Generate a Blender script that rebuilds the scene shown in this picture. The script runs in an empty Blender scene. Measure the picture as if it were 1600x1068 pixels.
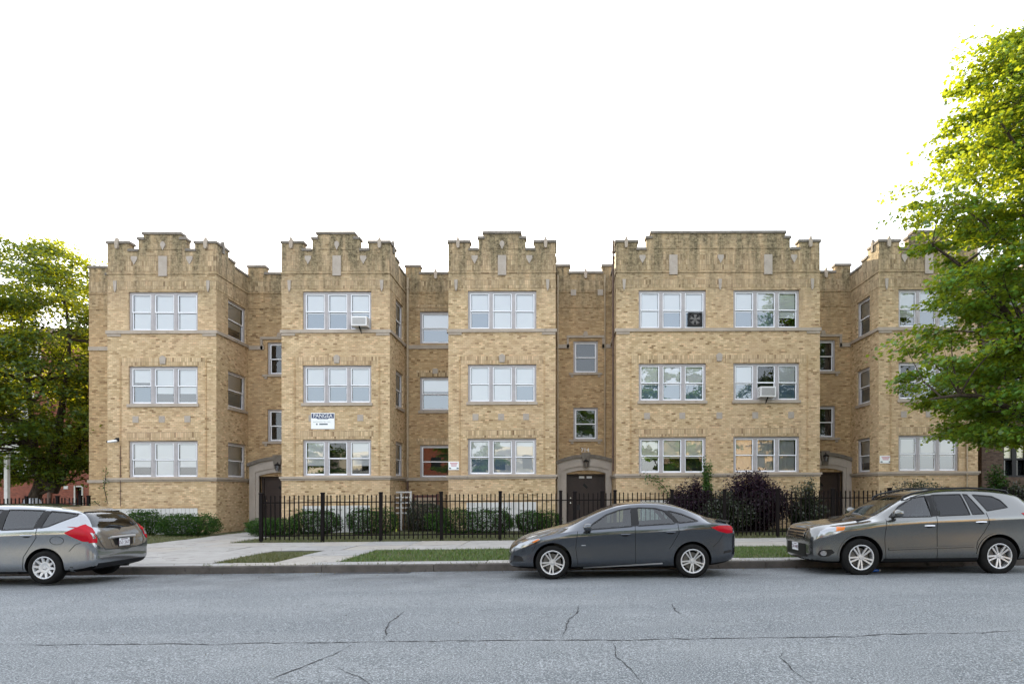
import bpy, bmesh, math, random
import numpy as np
from mathutils import Vector, Matrix
from mathutils.bvhtree import BVHTree

R = math.radians
rnd = random.Random(7)
nrg = np.random.default_rng(11)
SC = bpy.context.scene
COL = SC.collection

# ------------------------------------------------------------------ camera, sky, sun, exposure
YAW = R(0.9)                # the street runs very slightly away to the right
cam_d = bpy.data.cameras.new('camera')
cam = bpy.data.objects.new('camera', cam_d)
COL.objects.link(cam)
cam.location = (0, 0, 1.5)
cam.rotation_euler = (R(90), 0, -YAW)
cam_d.sensor_width = 36
cam_d.lens = 22.5
cam_d.shift_x = -0.06
cam_d.shift_y = 0.1475
cam_d.clip_start = 0.1
cam_d.clip_end = 2000
SC.camera = cam

SUN_EL, SUN_AZ = R(15.5), R(-14)      # azimuth from +Y (behind the building), negative = left
world = bpy.data.worlds.new('World')
SC.world = world
world.use_nodes = True
wn, wl = world.node_tree.nodes, world.node_tree.links
wn.clear()
w_out = wn.new('ShaderNodeOutputWorld')
w_bg = wn.new('ShaderNodeBackground')
w_bg.inputs['Strength'].default_value = 0.15
sky = wn.new('ShaderNodeTexSky')
sky.sky_type = 'NISHITA'
sky.sun_disc = False
sky.sun_elevation = SUN_EL
sky.sun_rotation = SUN_AZ
sky.air_density = 1.0
sky.dust_density = 1.5
sky.ozone_density = 1.0
w_hs = wn.new('ShaderNodeHueSaturation')
w_hs.inputs['Saturation'].default_value = 0.55
w_mix = wn.new('ShaderNodeMix')
w_mix.data_type = 'RGBA'
w_mix.inputs[0].default_value = 0.5
w_mix.inputs[7].default_value = (6.0, 6.25, 6.7, 1)      # thin even cloud veil
wl.new(sky.outputs[0], w_hs.inputs['Color'])
wl.new(w_hs.outputs[0], w_mix.inputs[6])
wl.new(w_mix.outputs[2], w_bg.inputs['Color'])
wl.new(w_bg.outputs[0], w_out.inputs[0])

sun_d = bpy.data.lights.new('sun', 'SUN')
sun_d.energy = 5.0
sun_d.angle = R(0.55)
sun_d.color = (1.0, 0.81, 0.52)
sun = bpy.data.objects.new('sun', sun_d)
COL.objects.link(sun)
_sd = Vector((math.sin(SUN_AZ) * math.cos(SUN_EL), math.cos(SUN_AZ) * math.cos(SUN_EL), math.sin(SUN_EL)))
sun.rotation_euler = _sd.to_track_quat('Z', 'Y').to_euler()
sun.location = _sd * 60

SC.view_settings.view_transform = 'Standard'
SC.view_settings.look = 'None'
SC.view_settings.gamma = 1.0
SC.view_settings.use_curve_mapping = False
SC.view_settings.exposure = 1.72
SC.render.engine = 'CYCLES'
SC.cycles.max_bounces = 8
SC.cycles.transparent_max_bounces = 24
SC.cycles.caustics_reflective = False
SC.cycles.caustics_refractive = False

# ------------------------------------------------------------------ measuring the photograph
GRADE = 0.0085              # the street climbs gently to the right
AX, AY, FPX = 896.0, 770.0, 1000.0
_s, _c = math.sin(YAW), math.cos(YAW)
def U(px, py, Y):
    """point of the photograph's pixel on the vertical plane y = Y, before the street's grade is applied"""
    dx, dz = (px - AX) / FPX, (AY - py) / FPX
    t = Y / (_c - dx * _s)
    x = (_s + dx * _c) * t
    return x, 1.5 + dz * t - GRADE * x
def UX(px, Y): return U(px, 770, Y)[0]
def UZ(px, py, Y): return U(px, py, Y)[1]
def G(px, py, z=0.0):
    """point of the ground at height z (before the grade) under a pixel"""
    dx, dz = (px - AX) / FPX, (AY - py) / FPX
    k = (_s + dx * _c)
    t = (z - 1.5) / (dz - GRADE * k)
    return k * t, (_c - dx * _s) * t

# ------------------------------------------------------------------ mesh helpers
class MB:
    def __init__(s): s.v, s.f, s.m = [], [], []
    def quad(s, a, b, c, d, m=0):
        n = len(s.v); s.v += [a, b, c, d]; s.f.append((n, n+1, n+2, n+3)); s.m.append(m)
    def poly(s, pts, m=0):
        n = len(s.v); s.v += list(pts); s.f.append(tuple(range(n, n+len(pts)))); s.m.append(m)
    def box(s, x0, x1, y0, y1, z0, z1, m=0):
        n = len(s.v)
        s.v += [(x0,y0,z0),(x1,y0,z0),(x1,y1,z0),(x0,y1,z0),(x0,y0,z1),(x1,y0,z1),(x1,y1,z1),(x0,y1,z1)]
        for q in ((0,3,2,1),(4,5,6,7),(0,1,5,4),(1,2,6,5),(2,3,7,6),(3,0,4,7)):
            s.f.append(tuple(n+i for i in q)); s.m.append(m)
        return s
    def cbox(s, x0, x1, y0, y1, z0, z1, c=0.02, m=0):
        """box with chamfered top edges"""
        n = len(s.v)
        s.v += [(x0,y0,z0),(x1,y0,z0),(x1,y1,z0),(x0,y1,z0),
                (x0,y0,z1-c),(x1,y0,z1-c),(x1,y1,z1-c),(x0,y1,z1-c),
                (x0+c,y0+c,z1),(x1-c,y0+c,z1),(x1-c,y1-c,z1),(x0+c,y1-c,z1)]
        for q in ((0,3,2,1),(8,9,10,11),(0,1,5,4),(1,2,6,5),(2,3,7,6),(3,0,4,7),(4,5,9,8),(5,6,10,9),(6,7,11,10),(7,4,8,11)):
            s.f.append(tuple(n+i for i in q)); s.m.append(m)
        return s
    def tube(s, pts, rad, n=8, m=0, cap=True):
        pts = [Vector(p) for p in pts]
        if not hasattr(rad, '__len__'): rad = [rad]*len(pts)
        base = len(s.v)
        for i, p in enumerate(pts):
            d = (pts[min(i+1, len(pts)-1)] - pts[max(i-1, 0)])
            d.normalize()
            a = d.orthogonal() if abs(d.z) > 0.95 else d.cross(Vector((0,0,1)))
            a.normalize(); b = d.cross(a)
            for k in range(n):
                t = 2*math.pi*k/n
                s.v.append(tuple(p + (a*math.cos(t) + b*math.sin(t))*rad[i]))
        for i in range(len(pts)-1):
            for k in range(n):
                k2 = (k+1) % n
                s.f.append((base+i*n+k, base+i*n+k2, base+(i+1)*n+k2, base+(i+1)*n+k)); s.m.append(m)
        if cap:
            s.f.append(tuple(base+k for k in range(n))[::-1]); s.m.append(m)
            s.f.append(tuple(base+(len(pts)-1)*n+k for k in range(n))); s.m.append(m)
        return s
    def lathe(s, prof, n=32, axis='y', c=(0,0,0), m=0):
        """prof: list of (radius, along-axis)"""
        base = len(s.v)
        for r, a in prof:
            for k in range(n):
                t = 2*math.pi*k/n
                u, w = r*math.cos(t), r*math.sin(t)
                p = {'y': (u, a, w), 'z': (u, w, a), 'x': (a, u, w)}[axis]
                s.v.append((p[0]+c[0], p[1]+c[1], p[2]+c[2]))
        for i in range(len(prof)-1):
            for k in range(n):
                k2 = (k+1) % n
                s.f.append((base+i*n+k, base+i*n+k2, base+(i+1)*n+k2, base+(i+1)*n+k)); s.m.append(m)
        return s
    def prism(s, poly, y0, y1, m=0):
        """(x,z) outline pushed from y0 to y1"""
        n = len(s.v); k = len(poly)
        s.v += [(x, y0, z) for x, z in poly] + [(x, y1, z) for x, z in poly]
        s.f.append(tuple(range(n, n+k))); s.m.append(m)
        s.f.append(tuple(range(n+2*k-1, n+k-1, -1))); s.m.append(m)
        for i in range(k):
            j = (i+1) % k
            s.f.append((n+i, n+k+i, n+k+j, n+j)); s.m.append(m)
        return s
    def mesh(s, name, mats, smooth=False):
        me = bpy.data.meshes.new(name)
        me.from_pydata(s.v, [], s.f)
        for mt in (mats if isinstance(mats, (list, tuple)) else [mats]): me.materials.append(mt)
        if any(s.m): me.polygons.foreach_set('material_index', s.m)
        if smooth:
            me.polygons.foreach_set('use_smooth', [True]*len(me.polygons))
            me.set_sharp_from_angle(angle=R(38))
        me.update()
        return me
    def build(s, name, mats, parent=None, smooth=False, loc=(0,0,0), rot=(0,0,0)):
        return put(name, s.mesh(name, mats, smooth), parent, loc, rot)

def put(name, me, parent=None, loc=(0,0,0), rot=(0,0,0)):
    o = bpy.data.objects.new(name, me)
    COL.objects.link(o)
    o.location = loc; o.rotation_euler = rot
    if parent: o.parent = parent
    return o
def empty(name, loc=(0,0,0)):
    o = bpy.data.objects.new(name, None); COL.objects.link(o); o.location = loc
    o.empty_display_size = 0.2
    return o
def tag(o, label=None, cat=None, group=None, kind=None):
    if label: o['label'] = label
    if cat: o['category'] = cat
    if group: o['group'] = group
    if kind: o['kind'] = kind
    return o
def copy_tree(o, parent=None):
    c = o.copy(); COL.objects.link(c)
    if parent: c.parent = parent
    for ch in [x for x in o.children]: copy_tree(ch, c)
    return c

# ------------------------------------------------------------------ materials
def mat(name, col, rough=0.7, metal=0.0, spec=0.5, coat=0.0):
    m = bpy.data.materials.new(name); m.use_nodes = True
    b = m.node_tree.nodes['Principled BSDF']
    b.inputs['Base Color'].default_value = (*col, 1)
    b.inputs['Roughness'].default_value = rough
    b.inputs['Metallic'].default_value = metal
    b.inputs['Specular IOR Level'].default_value = spec
    b.inputs['Coat Weight'].default_value = coat
    b.inputs['Coat Roughness'].default_value = 0.03
    return m
class NT:
    def __init__(s, m): s.m = m; s.t = m.node_tree; s.n = s.t.nodes; s.b = s.n.get('Principled BSDF')
    def new(s, typ, **kw):
        x = s.n.new('ShaderNode' + typ)
        for k, v in kw.items(): setattr(x, k, v)
        return x
    def link(s, a, b): s.t.links.new(a, b)
    def val(s, sock, v):
        if hasattr(v, 'is_linked'): s.link(v, sock)
        else: sock.default_value = v
    def math(s, op, a, b=0.0, c=0.0):
        x = s.new('Math', operation=op)
        s.val(x.inputs[0], a); s.val(x.inputs[1], b)
        if op in ('MULTIPLY_ADD', 'COMPARE'): s.val(x.inputs[2], c)
        return x.outputs[0]
    def mix(s, f, a, b, blend='MIX'):
        x = s.new('Mix', data_type='RGBA', blend_type=blend)
        s.val(x.inputs[0], f)
        s.val(x.inputs[6], (*a, 1) if isinstance(a, tuple) and len(a) == 3 else a)
        s.val(x.inputs[7], (*b, 1) if isinstance(b, tuple) and len(b) == 3 else b)
        return x.outputs[2]
    def noise(s, scale, detail=3, rough=0.6, vec=None):
        x = s.new('TexNoise'); x.inputs['Scale'].default_value = scale
        x.inputs['Detail'].default_value = detail; x.inputs['Roughness'].default_value = rough
        if vec is not None: s.link(vec, x.inputs['Vector'])
        return x.outputs['Fac']
    def ramp(s, f, stops):
        x = s.new('ValToRGB'); s.link(f, x.inputs[0])
        e = x.color_ramp.elements
        while len(e) < len(stops): e.new(0.5)
        for i, (p, c) in enumerate(stops):
            e[i].position = p; e[i].color = (*c, 1) if len(c) == 3 else c
        return x.outputs[0]
    def pos(s): return s.new('NewGeometry').outputs['Position']
    def bump(s, h, dist=0.01, strength=1.0):
        x = s.new('Bump'); x.inputs['Distance'].default_value = dist; x.inputs['Strength'].default_value = strength
        s.link(h, x.inputs['Height']); s.link(x.outputs[0], s.b.inputs['Normal'])

def brick_mat(name, c1, c2, mortar, dark, w=0.165, h=0.07, vertical=False, soot=1.0):
    m = mat(name, c1, 0.88, spec=0.2); t = NT(m)
    g = t.new('NewGeometry')
    sp = t.new('SeparateXYZ'); t.link(g.outputs['Position'], sp.inputs[0])
    sn = t.new('SeparateXYZ'); t.link(g.outputs['True Normal'], sn.inputs[0])
    side = t.math('GREATER_THAN', t.math('ABSOLUTE', sn.outputs[0]), 0.6)
    x = t.math('ADD', t.math('MULTIPLY', sp.outputs[0], t.math('SUBTRACT', 1.0, side)), t.math('MULTIPLY', sp.outputs[1], side))
    z = t.math('MULTIPLY_ADD', sp.outputs[0], -GRADE, sp.outputs[2])
    cb = t.new('CombineXYZ')
    if vertical: t.link(z, cb.inputs[0]); t.link(x, cb.inputs[1])
    else: t.link(x, cb.inputs[0]); t.link(z, cb.inputs[1])
    br = t.new('TexBrick')
    t.link(cb.outputs[0], br.inputs['Vector'])
    br.inputs['Scale'].default_value = 1.0
    br.inputs['Mortar Size'].default_value = 0.0055
    br.inputs['Mortar Smooth'].default_value = 0.3
    br.inputs['Bias'].default_value = 0.0
    br.inputs['Brick Width'].default_value = w
    br.inputs['Row Height'].default_value = h
    if vertical: br.offset = 0.0
    br.inputs['Color1'].default_value = (0, 0, 0, 1)
    br.inputs['Color2'].default_value = (1, 1, 1, 1)
    br.inputs['Mortar'].default_value = (0.5, 0.5, 0.5, 1)
    per = br.outputs['Color']
    mid = tuple((a+b)/2 for a, b in zip(c1, c2))
    col = t.ramp(per, [(0.0, dark), (0.06, tuple(0.4*a+0.6*b for a, b in zip(dark, c1))), (0.16, c1), (0.5, mid), (0.8, c2), (0.93, tuple(min(1, v*1.22) for v in c2)), (1.0, (c2[0]*1.1, c2[1]*0.98, c2[2]*0.95))])
    n1 = t.noise(0.55, 5, 0.65, g.outputs['Position'])
    n2 = t.noise(3.2, 4, 0.7, g.outputs['Position'])
    pink = t.math('MULTIPLY', t.new('ClampX') .outputs[0] if False else n1, 1.0)
    col = t.mix(t.ramp(n1, [(0.42, (0,0,0)), (0.72, (0.5,0.5,0.5))]), col, tuple(a*b for a, b in zip(c2, (1.02, 0.93, 0.98))))
    # rain streaks under ledges and soot on the parapet (old weathering)
    mp = t.new('Mapping'); mp.inputs['Scale'].default_value = (2.6, 2.6, 0.35); t.link(g.outputs['Position'], mp.inputs[0])
    n3 = t.noise(1.0, 5, 0.7, mp.outputs[0])
    hi = t.new('MapRange'); t.link(z, hi.inputs[0]); hi.inputs[1].default_value = 8.6; hi.inputs[2].default_value = 11.9
    so = t.math('MULTIPLY', t.math('MULTIPLY_ADD', hi.outputs[0], 1.25, 0.12), t.ramp(n3, [(0.30, (0.08,0.08,0.08)), (0.60, (1,1,1))]))
    so = t.math('MULTIPLY', so, 0.9*soot)
    col = t.mix(so, col, t.mix(t.ramp(t.noise(7.0, 4, 0.75, g.outputs['Position']), [(0.4, (0,0,0)), (0.62, (1,1,1))]), (0.075, 0.06, 0.035), (0.30, 0.245, 0.145)))
    sp2 = t.math('MULTIPLY', t.ramp(n2, [(0.60, (0,0,0)), (0.75, (1,1,1))]), 0.3*soot)
    col = t.mix(sp2, col, (0.16, 0.12, 0.08))
    col = t.mix(t.math('MULTIPLY', br.outputs['Fac'], 0.75), col, mortar)
    t.link(col, t.b.inputs['Base Color'])
    t.bump(t.math('ADD', t.math('MULTIPLY', t.math('SUBTRACT', 1.0, br.outputs['Fac']), 1.0), t.math('MULTIPLY', t.noise(60, 2, 0.6, g.outputs['Position']), 0.5)), 0.006, 0.8)
    return m

def noisy(name, a, b, scale=3.0, rough=0.8, bump=0.0, bscale=60.0, detail=5, spec=0.3, spots=None):
    m = mat(name, a, rough, spec=spec); t = NT(m); p = t.pos()
    f = t.ramp(t.noise(scale, detail, 0.65, p), [(0.32, (0,0,0)), (0.7, (1,1,1))])
    col = t.mix(f, a, b)
    if spots:
        col = t.mix(t.math('MULTIPLY', t.ramp(t.noise(spots[0], 4, 0.7, p), [(0.58, (0,0,0)), (0.7, (1,1,1))]), spots[2]), col, spots[1])
    t.link(col, t.b.inputs['Base Color'])
    if bump: t.bump(t.noise(bscale, 3, 0.7, p), bump)
    return m

M = {}
BUFF = ((0.475, 0.341, 0.188), (0.60, 0.455, 0.278))
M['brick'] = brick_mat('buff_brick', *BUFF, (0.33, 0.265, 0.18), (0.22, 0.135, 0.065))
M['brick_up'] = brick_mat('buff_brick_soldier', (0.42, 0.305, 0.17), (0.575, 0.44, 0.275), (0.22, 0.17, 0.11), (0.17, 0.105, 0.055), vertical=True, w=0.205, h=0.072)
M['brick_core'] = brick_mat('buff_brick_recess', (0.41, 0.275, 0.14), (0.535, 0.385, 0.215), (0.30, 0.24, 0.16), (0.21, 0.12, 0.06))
M['stone'] = noisy('grey_limestone', (0.34, 0.285, 0.23), (0.43, 0.37, 0.305), 2.5, 0.85, 0.004, spots=(5.0, (0.14, 0.125, 0.10), 0.55))
M['coping'] = noisy('weathered_coping', (0.13, 0.115, 0.095), (0.25, 0.22, 0.19), 3.0, 0.9, 0.005, spots=(6.0, (0.08, 0.075, 0.06), 0.7))
M['plaque'] = noisy('lilac_grey_terracotta', (0.33, 0.285, 0.24), (0.41, 0.36, 0.31), 4.0, 0.7, 0.003, spots=(9.0, (0.2, 0.17, 0.16), 0.5))
M['surround'] = noisy('doorway_limestone', (0.40, 0.355, 0.31), (0.50, 0.45, 0.40), 2.0, 0.8, 0.004, spots=(4.0, (0.22, 0.19, 0.16), 0.5))
M['frame'] = noisy('lilac_grey_window_paint', (0.36, 0.34, 0.345), (0.44, 0.415, 0.42), 5.0, 0.55)
M['sash'] = mat('white_vinyl_sash', (0.84, 0.86, 0.90), 0.4)
M['blind'] = mat('white_roller_blind', (0.90, 0.90, 0.90), 0.75)
M['blind_cream'] = mat('cream_roller_blind', (0.86, 0.84, 0.66), 0.75)
M['curtain'] = mat('pale_curtain', (0.60, 0.60, 0.58), 0.85)
M['screen'] = mat('blue_grey_insect_screen', (0.15, 0.23, 0.32), 0.7)
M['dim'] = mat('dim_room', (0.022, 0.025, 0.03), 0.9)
M['roof'] = noisy('tar_roof', (0.05,0.05,0.05), (0.08,0.08,0.08), 1.0, 0.9)
M['door'] = noisy('dark_brown_door_paint', (0.042, 0.030, 0.026), (0.055, 0.039, 0.034), 3.0, 0.5)
M['iron'] = mat('black_iron_paint', (0.008, 0.006, 0.006), 0.75, spec=0.12)
M['white'] = noisy('white_paint', (0.52, 0.51, 0.49), (0.64, 0.63, 0.61), 3.0, 0.6, spots=(4.0, (0.34, 0.32, 0.28), 0.5))
M['white_metal'] = mat('white_enamel', (0.72, 0.72, 0.72), 0.4)
M['black'] = mat('black_plastic', (0.007, 0.007, 0.008), 0.5, spec=0.3)
M['brass'] = mat('nickel', (0.6, 0.58, 0.54), 0.25, 1.0)

def glass_mat(name, refl, tint, ior_boost=0.0, rough=0.0):
    m = bpy.data.materials.new(name); m.use_nodes = True; t = NT(m); t.n.remove(t.b)
    tr = t.new('BsdfTransparent'); tr.inputs[0].default_value = (*tint, 1)
    gl = t.new('BsdfGlossy'); gl.inputs['Roughness'].default_value = rough; gl.inputs['Color'].default_value = (0.95, 0.97, 1, 1)
    fr = t.new('Fresnel'); fr.inputs[0].default_value = 1.5
    f = t.math('ADD', t.math('MULTIPLY', fr.outputs[0], 1.0 - refl), refl)
    p = t.pos()
    bp = t.new('Bump'); bp.inputs['Distance'].default_value = 0.004; bp.inputs['Strength'].default_value = 0.12
    if ior_boost:
        t.link(t.noise(2.2, 1, 0.5, p), bp.inputs['Height']); t.link(bp.outputs[0], gl.inputs['Normal'])
    mx = t.new('MixShader'); t.link(f, mx.inputs[0]); t.link(tr.outputs[0], mx.inputs[1]); t.link(gl.outputs[0], mx.inputs[2])
    t.link(mx.outputs[0], t.n['Material Output'].inputs[0])
    return m
M['pane'] = glass_mat('window_pane', 0.11, (0.92, 0.95, 0.97), 1)
M['pane_dark'] = glass_mat('stair_window_pane', 0.03, (0.8, 0.85, 0.85), 1)
# ------------------------------------------------------------------ setting: ground, road, kerb, pavement, lawns
YF, YR, YFEN, YC = 26.3, 28.9, 21.0, 13.85

def sheet(name, x0, x1, y0, y1, z, m, nx=1, ny=1, kind='structure', zf=None, parent=None):
    mb = MB()
    xs = [x0+(x1-x0)*i/nx for i in range(nx+1)]; ys = [y0+(y1-y0)*i/ny for i in range(ny+1)]
    for y in ys:
        for x in xs: mb.v.append((x, y, zf(x, y) if zf else z))
    for j in range(ny):
        for i in range(nx):
            a = j*(nx+1)+i
            mb.f.append((a, a+1, a+nx+2, a+nx+1)); mb.m.append(0)
    o = mb.build(name, m, parent)
    if kind and not parent: o['kind'] = kind
    return o

M['soil'] = noisy('earth', (0.07, 0.06, 0.04), (0.11, 0.10, 0.06), 2.0, 0.95)
M['lawn'] = noisy('lawn_soil', (0.045, 0.055, 0.022), (0.085, 0.085, 0.04), 3.0, 0.95, 0.02, 40)

def asphalt():
    m = mat('old_grey_asphalt', (0.15, 0.155, 0.165), 0.85, spec=0.25); t = NT(m); p = t.pos()
    mp = t.new('Mapping'); mp.inputs['Scale'].default_value = (0.12, 0.9, 1); t.link(p, mp.inputs[0])
    band = t.noise(1.0, 4, 0.6, mp.outputs[0])
    big = t.noise(0.7, 5, 0.65, p)
    fine = t.noise(62, 2, 0.85, p)
    mid = t.noise(30, 3, 0.8, p)
    col = t.mix(t.ramp(big, [(0.3, (0,0,0)), (0.7, (1,1,1))]), (0.118, 0.129, 0.136), (0.190, 0.200, 0.204))
    col = t.mix(t.math('MULTIPLY', t.ramp(band, [(0.40, (0,0,0)), (0.62, (1,1,1))]), 0.65), col, (0.100, 0.111, 0.120))
    col = t.mix(t.ramp(mid, [(0.38, (0.9,0.9,0.9)), (0.49, (0,0,0))]), col, (0.075, 0.082, 0.088))
    col = t.mix(t.ramp(fine, [(0.51, (0,0,0)), (0.60, (0.85,0.85,0.85))]), col, (0.40, 0.42, 0.435))
    # oily parking strip along the gutter, painted darker to deepen shade under the cars
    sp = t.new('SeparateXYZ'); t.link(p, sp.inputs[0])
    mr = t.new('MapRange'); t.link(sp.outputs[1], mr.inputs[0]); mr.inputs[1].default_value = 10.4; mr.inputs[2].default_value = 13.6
    oil_shade = t.math('MULTIPLY', mr.outputs[0], t.ramp(t.noise(0.9, 4, 0.6, p), [(0.4, (0.2,0.2,0.2)), (0.65, (1,1,1))]))
    col = t.mix(t.math('MULTIPLY', oil_shade, 0.72), col, (0.042, 0.044, 0.048))
    t.link(col, t.b.inputs['Base Color'])
    t.bump(t.math('ADD', fine, mid), 0.006, 0.7)
    return m
M['asphalt'] = asphalt()

def zroad(x, y):
    for (a, za), (b, zb) in zip(ROADZ, ROADZ[1:]):
        if a <= y <= b: return za + (zb-za)*(y-a)/(b-a)
    return ROADZ[0][1] if y < ROADZ[0][0] else ROADZ[-1][1]
ROADZ = [(-4, -0.16), (0, -0.05), (4, -0.005), (6, -0.01), (8, -0.035), (10, -0.075), (12, -0.12), (13.9, -0.165)]
sheet('ground', -250, 250, -250, 400, -0.32, M['soil'])
mb = MB()
ys = [r[0] for r in ROADZ]
for y in ys:
    for x in (-90, -30, -12, 0, 12, 30, 90): mb.v.append((x, y, zroad(x, y)))
for j in range(len(ys)-1):
    for i in range(6):
        a = j*7+i; mb.f.append((a, a+1, a+8, a+7)); mb.m.append(0)
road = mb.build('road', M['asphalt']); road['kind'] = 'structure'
M['crack'] = mat('crack_tar', (0.03, 0.03, 0.032), 0.95)  # dark tar filling of the cracks
def crack(pts, w, seg=0.06, jit=0.012):
    """an irregular open crack in the asphalt, a sliver of dark filler lying in it"""
    P = [Vector((*G(x, y, -0.02), 0)) for x, y in pts]
    line = []
    for a, b in zip(P, P[1:]):
        n = max(2, int((b-a).length/seg))
        for i in range(n): line.append(a.lerp(b, i/n))
    line.append(P[-1])
    mb = MB(); L, Rr = [], []
    wob = 0
    for i, p in enumerate(line):
        d = (line[min(i+1, len(line)-1)] - line[max(0, i-1)]).normalized()
        n = Vector((-d.y, d.x, 0))
        wob = wob*0.8 + rnd.gauss(0, jit)
        ww = 1.0*w*(0.25+1.0*rnd.random()**1.5) * min(1, (min(i, len(line)-1-i)+1)/8)
        q = p + n*wob
        for s, lst in ((1, L), (-1, Rr)):
            e = q + n*s*ww/2
            lst.append((e.x, e.y, zroad(e.x, e.y)+0.004))
    for i in range(len(line)-1): mb.quad(Rr[i], Rr[i+1], L[i+1], L[i])
    mb.build('crack', M['crack'], road)
crack([(-10,1007),(240,1006),(480,1004),(620,1002),(800,1001),(1000,1000),(1200,996),(1400,991),(1610,986)], 0.026)
crack([(552,1006),(520,1024),(470,1044),(400,1072)], 0.02, jit=0.006)
crack([(630,952),(606,972),(602,998)], 0.026, jit=0.006)
crack([(958,1000),(964,1028),(988,1046),(1006,1072)], 0.016, jit=0.005)
crack([(1226,1012),(1218,1028),(1240,1052),(1268,1074)], 0.014, jit=0.005)
crack([(1050,938),(1052,950),(1066,957)], 0.03, jit=0.008)
crack([(905,940),(902,955),(890,966),(878,992)], 0.02, jit=0.006)
crack([(520,1042),(560,1060),(590,1080)], 0.012, jit=0.005)
crack([(1030,1052),(1062,1072)], 0.012, jit=0.005)
crack([(640,912),(720,909),(800,911)], 0.02)
mb = MB()      # the iron cover and a tar patch by the kerb
mb.poly([(G(540,889,-0.15)[0], 13.5, zroad(0,13.5)+0.004), (G(650,889,-0.15)[0], 13.5, zroad(0,13.5)+0.004), (G(650,889,-0.15)[0], 13.8, zroad(0,13.8)+0.004), (G(540,889,-0.15)[0], 13.8, zroad(0,13.8)+0.004)])
mb.build('tar_patch', mat('fresh_tar', (0.035,0.036,0.04), 0.8), road)

# --- land behind the kerb
sheet('lawn', -70, 70, YC+0.1, 90, -0.02, M['lawn'], 20, 20)
M['concrete'] = noisy('pale_concrete', (0.30, 0.285, 0.265), (0.385, 0.37, 0.35), 1.6, 0.85, 0.004, 70, spots=(2.2, (0.17, 0.155, 0.14), 0.8))
M['concrete2'] = noisy('greyer_concrete', (0.27, 0.265, 0.255), (0.35, 0.34, 0.33), 1.9, 0.85, 0.004, 70, spots=(2.8, (0.14, 0.13, 0.12), 0.8))
M['concrete3'] = noisy('warmer_concrete', (0.315, 0.29, 0.26), (0.39, 0.365, 0.33), 1.3, 0.85, 0.004, 70, spots=(3.1, (0.17, 0.15, 0.13), 0.8))
M['kerb'] = noisy('kerb_concrete', (0.075, 0.068, 0.062), (0.13, 0.115, 0.105), 2.2, 0.9, 0.006, 60, spots=(3.5, (0.03, 0.027, 0.025), 0.75))
def slab(parent, x0, x1, y0, y1, top=0.0, name='slab'):
    g = 0.013
    mb = MB(); dz = rnd.uniform(-0.006, 0.006)
    a, b, c, d = (dz+rnd.uniform(-0.005, 0.005) for _ in range(4))
    mb.cbox(x0+g, x1-g, y0+g, y1-g, -0.12, top, 0.008)
    v = mb.v
    for i, k in zip(range(4, 12), (a, b, c, d, a, b, c, d)): v[i] = (v[i][0], v[i][1], v[i][2]+k)
    return mb.build(name, rnd.choice((M['concrete'], M['concrete'], M['concrete2'], M['concrete3'])), parent)
walk = sheet('pavement', -40, 40, 17.55, 20.65, -0.012, M['kerb'])
x = -34.0
while x < 34:
    slab(walk, x, x+1.55, 17.6, 19.1); slab(walk, x, x+1.55, 19.1, 20.62); x += 1.55
strip = sheet('kerbside_strip', -40, 40, YC+0.09, 14.5, -0.012, M['kerb'])
x = -34.0
while x < 34:
    slab(strip, x, x+1.9, YC+0.09, 14.48, 0.0); x += 1.9
apron = sheet('driveway_apron', -30, -7.9, 14.5, 17.57, -0.014, M['kerb'])
x = -7.9
while x > -29:
    slab(apron, x-2.1, x, 14.5, 16.05); slab(apron, x-2.1, x, 16.05, 17.58); x -= 2.1
cw = sheet('carriage_walk', -6.5, -5.1, 14.5, 17.57, -0.014, M['kerb'])
slab(cw, -6.5, -5.1, 14.5, 16.0); slab(cw, -6.5, -5.1, 16.0, 17.58)
cw2 = sheet('carriage_walk', 0.4, 1.9, 14.5, 17.57, -0.014, M['kerb'])
slab(cw2, 0.4, 1.9, 14.5, 16.0); slab(cw2, 0.4, 1.9, 16.0, 17.58)
fp = sheet('front_path', -13.2, -10.7, 20.66, 28.75, -0.014, M['kerb'])
y = 20.66
while y < 28.5:
    slab(fp, -13.2, -11.95, y, min(y+1.6, 28.74)); slab(fp, -11.95, -10.7, y, min(y+1.6, 28.74)); y += 1.6
fp2 = sheet('front_path', 0.1, 1.5, 20.66, 28.75, -0.014, M['kerb'])
y = 20.66
while y < 28.5:
    slab(fp2, 0.1, 1.5, y, min(y+1.6, 28.74)); y += 1.6
fp3 = sheet('front_path', 11.2, 12.6, 20.66, 28.75, -0.014, M['kerb'])
y = 20.66
while y < 28.5:
    slab(fp3, 11.2, 12.6, y, min(y+1.6, 28.74)); y += 1.6
kerb = sheet('kerb', -40, 40, YC+0.02, YC+0.08, -0.03, M['kerb'])
x = -34.0
while x < 34:
    L = 2.4
    mb = MB(); dz = rnd.uniform(-0.008, 0.006)
    mb.cbox(x+0.006, x+L-0.006, YC+rnd.uniform(-0.006, 0.006), YC+0.085, -0.25, 0.0+dz, 0.022)
    mb.build('kerb_stone', M['kerb'], kerb); x += L

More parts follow.
